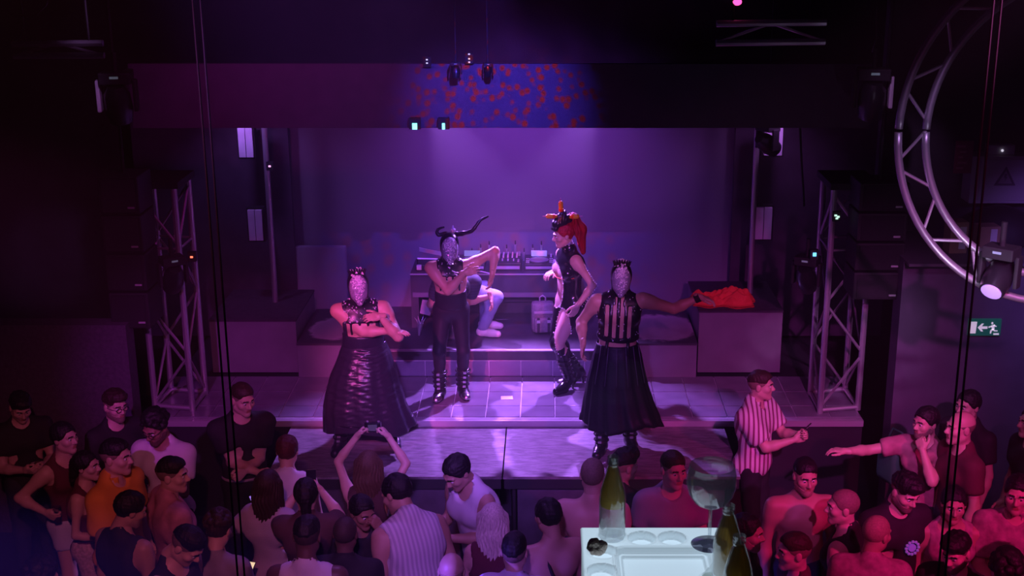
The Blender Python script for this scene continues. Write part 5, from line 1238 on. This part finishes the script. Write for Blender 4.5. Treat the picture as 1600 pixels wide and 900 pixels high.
cr(34, 1168, 832, 1.76, 70, 'bearded person in profile just right of the balcony bottles', hair='short', beard=True, head=(8,0), top='tee', skin='tan')
cr(35, 1240, 862, 1.76, -84, 'person with faded hair facing left at the bottom right of centre', hair='fade', haircol='brown', head=(4,0), top='tee', topm=BRN, skin='light')
cr(36, 1370, 834, 1.78, 164, 'person in dusty T-shirt from behind glancing right', hair='buzz', head=(12,-34), top='tee', topm=ROS, skin='tan', bw=1.05)
cr(37, 1414, 768, 1.85, 14, 'bearded person in black T-shirt looking down, round purple badge on chest', hair='quiff', beard=True, head=(24,12), top='tee', hR=(-.03,-.30,1.08), gR='grip', nR=(1,.2,0), skin='light', loose=.02)
cr(38, 1446, 660, 1.78, -40, 'person in rose T-shirt stretching one arm far to the left', hair='short', beard=True, head=(4,-20), top='tee', topm=PNK, hR=(-.50,-.40,1.40), dR=(-.9,-.5,.05), nR=(0,0,-1), hL=(.06,-.20,1.50), gL='fist', nL=(0,1,0), pL=(.6,-.2,-1))
cr(39, 1500, 668, 1.88, -78, 'bald person in maroon T-shirt in profile at right', hair='bald', head=(2,0), top='tee', topm=MAR, skin='light')
cr(40, 1512, 634, 1.80, -58, 'taller person in black peering over the bald person at right', hair='short', head=(4,0), top='tee')
cr(41, 1490, 788, 1.74, -6, 'person in rose tank top facing us at right', hair='short', head=(8,-4), top='tank', topm=ROS, skin='tan')
cr(42, 1494, 862, 1.76, -36, 'red-lit bearded person with quiff at the bottom right', hair='quiff', beard=True, head=(18,-8), top='tee', skin='light')
cr(43, 1590, 772, 1.84, -14, 'person in pale collared long-sleeved shirt at the right edge', hair='short', head=(6,-10), top='shirt', topm=ROS, hL=(.05,-.28,1.08), hR=(-.10,-.28,1.06), gL='grip', gR='grip', bw=1.1)
cr(44, 1572, 892, 1.82, 176, 'dark-haired head at the bottom right, seen from behind', hair='curly', top='tee')
cr(45, 1612, 660, 1.78, -80, 'person cut off by the right edge of the frame', hair='short', top='tee')
cr(46, 1640, 842, 1.80, -90, 'person in white T-shirt cut off at the right edge, bottom corner', hair='short', top='tee', topm=WHT)
# belt of the man beside the deck
B = PE[11]; MB().tube([Vector(B.up((.175*math.cos(a), .128*math.sin(a)-.005, 1.0)).tolist()) for a in np.linspace(0, 2*math.pi, 28)], .014, 6).obj('belt', mat('pale_belt', (.35,.30,.34), .5), B.root, True)
# strap and badge
B = PE[16]; mb = MB(); pts = [Vector(B.up((x, .150-.12*(x/.19)**2*.5, 1.44-.36*(x+.16)/.32)).tolist()) for x in np.linspace(.16, -.16, 10)]; mb.tube(pts, .022, 6); mb.obj('bag_strap', BLK, B.root, True)
B = PE[37]; c_ = B.up((.05,-.145,1.27)); mb = MB(); mb.cyl((c_+np.array([0,.02,0])).tolist(), (c_-np.array([0,.006,0])).tolist(), .028, seg=14); o = mb.obj('badge', mat('badge_purple', (.30,.10,.60), .4, emit=(.35,.10,.9), es=.25), B.root)  # purple glow put into the badge material; the badge is no lamp
mb = MB()
for k in range(12):
    a = k*math.pi/6; mb.ball((c_[0]+.046*math.cos(a), c_[1]-.004, c_[2]+.046*math.sin(a)), .012, 1)
mb.obj('badge_petals', mat('badge_petal', (.35,.15,.60), .4, emit=(.4,.15,.9), es=.2), o)  # petals are given the same slight glow
# phones, cameras, glasses in hands (things of their own)
def phone(B, k, label, lit=None, dz=.04, off=0.):
    p = wpt(B, B.hd[k]) + Vector((0,0,dz)); hd = wpt(B, B.head); n = (hd-p).normalized(); t = thing('phone', label, 'phone', p + n.cross(Vector((0,0,1))).normalized()*off)
    q = n.to_track_quat('Z', 'Y'); t.rotation_mode = 'QUATERNION'; t.rotation_quaternion = q
    MB().box((0,0,0), (.074,.150,.009), bev=.003).obj('phone_body', BLKG, t)
    MB().box((0,0,.0052), (.068,.142,.001)).obj('screen', lit or mat('dark_screen', (.02,.02,.04), .1), t)
    MB().box((.018,.055,-.006), (.026,.028,.004), bev=.001).obj('camera_bump', EQS, t)
    return t
LIT = mat('screen_violet', (.2,.1,.4), .2, emit=(.45,.25,1.0), es=1.0); LITW = mat('screen_warm', (.3,.25,.2), .2, emit=(1.0,.75,.45), es=1.0)
phone(PE[13], 'L', 'phone with a violet lit screen filming the stage, held by the long brown hair', LIT); phone(PE[17], 'R', 'phone with a warm bright screen held low at the bottom left', LITW)
phone(PE[14], 'R', 'dark phone held beside a face at centre left'); phone(PE[23], 'R', 'phone held flat by the person in the white sleeveless T-shirt', None, .03); phone(PE[31], 'R', 'black phone held out by the person in the striped shirt', None, .05, .0)
phone(PE[1], 'R', 'dark phone held by the person with bowed head at far left')
B = PE[19]; p = (wpt(B, B.hd['L'])+wpt(B, B.hd['R']))/2 + Vector((0,0,.03)); t = thing('compact_camera', 'black compact camera held up over the crowd in front of the left deck', 'camera', p, R(180))
MB().box((0,0,0), (.125,.045,.075), bev=.008).obj('camera_body', BLKG, t, 'auto'); MB().lathe([(.030,0),(.030,.03),(.024,.034)], (0,0,0), 18).obj('lens', BLK, t, 'auto').rotation_euler = (R(90), 0, 0); MB().box((0,.024,0), (.07,.002,.05)).obj('screen', mat('camera_screen', (.1,.1,.12), .1, emit=(.5,.4,.8), es=.05), t)
for x in (-.045, .04): MB().cyl((x,0,.037), (x,0,.046), .010, seg=10).obj('dial', EQS, t)
def tumbler(B, k, label, liq):
    p = wpt(B, B.hd[k]); t = thing('drink_glass', label, 'glass', p - Vector((0,0,.06)), 0)
    MB().lathe([(.028,0),(.034,.13),(.031,.13),(.026,.006)], seg=18, cap=False).obj('tumbler', GLS, t, 'auto'); MB().cyl((0,0,.008), (0,0,.085), .026, .030, 18).obj('drink', liq, t, 'auto')
tumbler(PE[3], 'R', 'glass of dark drink held by the person in denim shorts', mat('dark_drink', (.10,.02,.03), .2)); tumbler(PE[37], 'R', 'cup held low by the bearded person with the purple badge', mat('pink_drink', (.4,.05,.12), .2))
# green shoulder bag behind the rose T-shirt
B = PE[38]; p = wpt(B, (-.28, .0, 1.05)); gb = thing('shoulder_bag', 'green shoulder bag hanging at the side of the rose T-shirt', 'bag', (p.x, p.y+.02, p.z), .4)
MB().box((0,0,.16), (.12,.24,.32), bev=.05).obj('bag_body', mat('bag_green', (.03,.16,.08), .7), gb, True); MB().tube([(0,-.08,.30),(0.05,-.06,.44),(.05,.06,.44),(0,.08,.30)], .012, 6).obj('bag_handle', mat('bag_green'), gb, True)

# ================================================================== BALCONY
zf = CAMZ-2.12
struct(MB().box((0, 1.55, zf-.06), (9, 4.1, .12)).obj('floor_balcony', FL))
YG = 3.52
GP = glass_mat('balustrade_glass', (.985,.975,.99), .004, .02, .5)
EDG = mat('glass_edge', (.012,.009,.012), .7, .0, spec=.1)
def seam(px, py): return at_y(px, py, YG).x
xsL, xsR = seam(342, 450), seam(1515, 450)
gp = .018
for nm, a, b_ in (('window_1', -3.2, xsL-gp/2), ('window_2', xsL+gp/2, xsR-gp/2), ('window_3', xsR+gp/2, 3.2)):
    g = struct(MB().box(((a+b_)/2, YG, zf+1.7), (b_-a, .010, 3.4)).obj(nm, GP))
    for e in (a+.0015, b_-.0015):
        if abs(e) < 3.1: MB().box((e, YG, zf+1.7), (.003, .012, 3.4)).obj('glass_edge', EDG, g)
# LED table
zt_ = at_y(1020, 823, 3.06).z; yfar = 3.06; tx0, tx1 = at_y(907, 823, 3.06).x, at_y(1138, 823, 3.06).x; tw = tx1-tx0; td = .44
tb = thing('glowing_table', 'glowing white cube table with round cup recesses in the foreground', 'table', ((tx0+tx1)/2, yfar-td/2, zf)); th_ = zt_-zf
LED = bpy.data.materials.new('led_plastic'); LED.use_nodes = True; nt = LED.node_tree; b = nt.nodes['Principled BSDF']
b.inputs['Base Color'].default_value = (.70,.76,.78,1); b.inputs['Roughness'].default_value = .35
b.inputs['Emission Color'].default_value = (.62,.82,1.0,1)
ge = nt.nodes.new('ShaderNodeNewGeometry'); sx_ = nt.nodes.new('ShaderNodeSeparateXYZ'); mr = nt.nodes.new('ShaderNodeMapRange'); mr.inputs[1].default_value = .55; mr.inputs[2].default_value = 1.0; mr.inputs[3].default_value = .36; mr.inputs[4].default_value = .76  # emission drops on steep faces, so recess walls look shaded
nt.links.new(ge.outputs['True Normal'], sx_.inputs[0]); nt.links.new(sx_.outputs[2], mr.inputs[0]); nt.links.new(mr.outputs[0], b.inputs['Emission Strength'])
nx, ny = 150, 150
xs = np.linspace(-tw/2, tw/2, nx); ys_ = np.linspace(-td/2, td/2, ny); X, Y = np.meshgrid(xs, ys_, indexing='ij'); Z = np.zeros_like(X)
def sst(d, w_): t = np.clip(.5-d/w_, 0, 1); return t*t*(3-2*t)
def loc_t(px, py): p = at_z(px, py, zt_); return p.x-(tx0+tx1)/2, p.y-(yfar-td/2)
cr_ = .033
cups = [loc_t(1003, 841), loc_t(1050, 841), loc_t(1112, 848), loc_t(942, 862), loc_t(940, 892), loc_t(1120, 890), loc_t(957, 838)]
for cx_, cy_ in cups: Z -= .020*sst(np.hypot(X-cx_, Y-cy_)-cr_, .008); Z += .002*np.exp(-((np.hypot(X-cx_, Y-cy_)-cr_-.005)/.003)**2)
ax0, ay1 = loc_t(964, 857); ax1, _ = loc_t(1106, 857); acx, ahx = (ax0+ax1)/2, (ax1-ax0)/2; acy, ahy = ay1-.17, .17
q = np.hypot(np.maximum(np.abs(X-acx)-ahx+.02, 0), np.maximum(np.abs(Y-acy)-ahy+.02, 0))-.02 + np.minimum(np.maximum(np.abs(X-acx)-ahx+.02, np.abs(Y-acy)-ahy+.02), 0)
Z -= .014*sst(q, .010); Z += .004*np.exp(-((q-.010)/.004)**2); Z -= .008*sst(q+.012, .008)
e = np.minimum(np.minimum(X+tw/2, tw/2-X), np.minimum(Y+td/2, td/2-Y)); Z -= .006*np.clip(1-e/.006, 0, 1)**2
V = np.stack([X, Y, Z+th_], -1).reshape(-1, 3); I = np.arange(nx*ny).reshape(nx, ny); Q = np.stack([I[:-1,:-1], I[1:,:-1], I[1:,1:], I[:-1,1:]], -1).reshape(-1, 4)
link('table_top', qmesh('table_top', V, Q), tb, LED)
MB().box((0,0,(th_-.006)/2-.002), (tw-.006, td-.006, th_-.036)).obj('cube_body', mat('led_body', (.6,.66,.7), .4, emit=(.62,.88,.93), es=.25), tb)
# bottles
def liquid_mat(key, col, k):        # cloudy drink: part see-through, part scattering
    m = bpy.data.materials.new(key); m.use_nodes = True; nt = m.node_tree
    for n in list(nt.nodes): nt.nodes.remove(n)
    out = nt.nodes.new('ShaderNodeOutputMaterial'); mx = nt.nodes.new('ShaderNodeMixShader'); mx.inputs[0].default_value = k
    tr = nt.nodes.new('ShaderNodeBsdfTransparent'); tr.inputs[0].default_value = (*[min(1, c*1.3+.1) for c in col], 1)
    m2 = nt.nodes.new('ShaderNodeMixShader'); df = nt.nodes.new('ShaderNodeBsdfDiffuse'); tl = nt.nodes.new('ShaderNodeBsdfTranslucent')
    df.inputs[0].default_value = (*col, 1); tl.inputs[0].default_value = (*col, 1)
    nt.links.new(df.outputs[0], m2.inputs[1]); nt.links.new(tl.outputs[0], m2.inputs[2]); nt.links.new(tr.outputs[0], mx.inputs[1]); nt.links.new(m2.outputs[0], mx.inputs[2]); nt.links.new(mx.outputs[0], out.inputs[0])
    return m
CLR = glass_mat('clear_bottle_glass', (.95,.96,.97), .16, .04, milk=.10); YLW = liquid_mat('yellow_liquid', (1.0,.70,.10), .75); OLV = liquid_mat('olive_liquid', (.62,.43,.09), .6)
def bottle(label, px, py, h, ysign, liq, lo, hi, z=None):
    p = at_z(px, py, zt_ if z is None else z); t = thing('glass_bottle', label, 'bottle', (p.x, p.y, (zt_ if z is None else z)), 0, 'bottles on the glowing table')
    pr = [(.0,.004),(.031,.004),(.0345,.012),(.0345,h*.50),(.0315,h*.60),(.0175,h*.84),(.0135,h*.88),(.0135,h*.90),(.0152,h*.905),(.0152,h*.925),(.0135,h*.93),(.0150,h*.945),(.0150,h*.965),(.0135,h*.97),(.0148,h*.985),(.0145,h),(.0115,h)]
    MB().lathe(pr + [(.0112,h*.9),(.0140,h*.84),(.0290,h*.60),(.0320,h*.50),(.0320,.02),(0,.018)], seg=28, cap=False).obj('bottle_glass', CLR, t, True)
    ri = lambda z_: float(np.interp(z_/h, [0,.5,.6,.84,.9], [.0312,.0312,.0282,.0134,.0108]))
    zz = np.linspace(lo*h, hi*h, 9); MB().lathe([(.001, zz[0])]+[(ri(z_)-.0004, z_) for z_ in zz]+[(.001, zz[-1])], seg=24, cap=False).obj('drink', liq, t, True)
    MB().lathe([(.0155,h*.93),(.0158,h*.935),(.0155,h*.94)], seg=24, cap=False).obj('neck_ring', CLR, t, True)
    return t
bottle('clear glass bottle with yellow drink at the left rear of the glowing table', 956, 842, .232, 1, YLW, .42, .86)
bottle('olive glass bottle at the right edge of the glowing table, the rear one', 1134, 906, .200, 1, OLV, .10, .84)
bottle('olive glass bottle at the right edge of the glowing table, nearest to us', 1150, 962, .205, 1, OLV, .34, .86)
# balloon glass
p = at_z(1108, 852, zt_); gg = thing('balloon_glass', 'large stemmed balloon glass standing on the glowing table', 'glass', (p.x, p.y, zt_+.001))
hg = .215; S_ = .062
bowl = [(.004,.105),(.020,.108),(.042,.122),(.057,.145),(.0635,.172),(.062,.20),(.057,.222),(.0553,.222),(.0603,.20),(.0617,.172),(.0553,.146),(.041,.124),(.018,.111),(.001,.109)]
BLG = glass_mat('balloon_glass_clear', (.93,.94,.96), .12, .08, .6, milk=.11)
MB().lathe(bowl, seg=40, cap=False).obj('bowl', BLG, gg, True)
MB().lathe([(.006,.006),(.0045,.03),(.0042,.07),(.005,.104)], seg=14).obj('stem', BLG, gg, True)
MB().lathe([(.001,.001),(.046,.001),(.047,.003),(.020,.006),(.006,.010),(.001,.010)], seg=36, cap=False).obj('foot', glass_mat('glass_foot', (.30,.28,.36), .15, .1), gg, True)  # dark tint stands in for refraction in the clear foot
# brown lump in the left recess
p = at_z(933, 866, zt_); lump = Prims(); rr = random.Random(8)
for k in range(9): lump.ell((rr.uniform(-.012,.012), rr.uniform(-.012,.012), .020+rr.uniform(-.008,.014)), (.014,.013,.012), 'x', .006)
lv, lq = Field(lump.L, .0028, pad=.008).net(); lv = wrinkle(lv, lq, .003, 240, 4); lv[:,2] -= lv[:,2].min(); o = link('crumpled_wrapper', qmesh('crumpled_wrapper', lv, lq), None, mat('brown_foil', (.50,.38,.32), .35, .3, bump=.4, bscale=200)); o.location = (p.x, p.y, zt_+.0005); tag(o, 'crumpled brown wrapper lying on the left rim of the glowing table', 'wrapper')
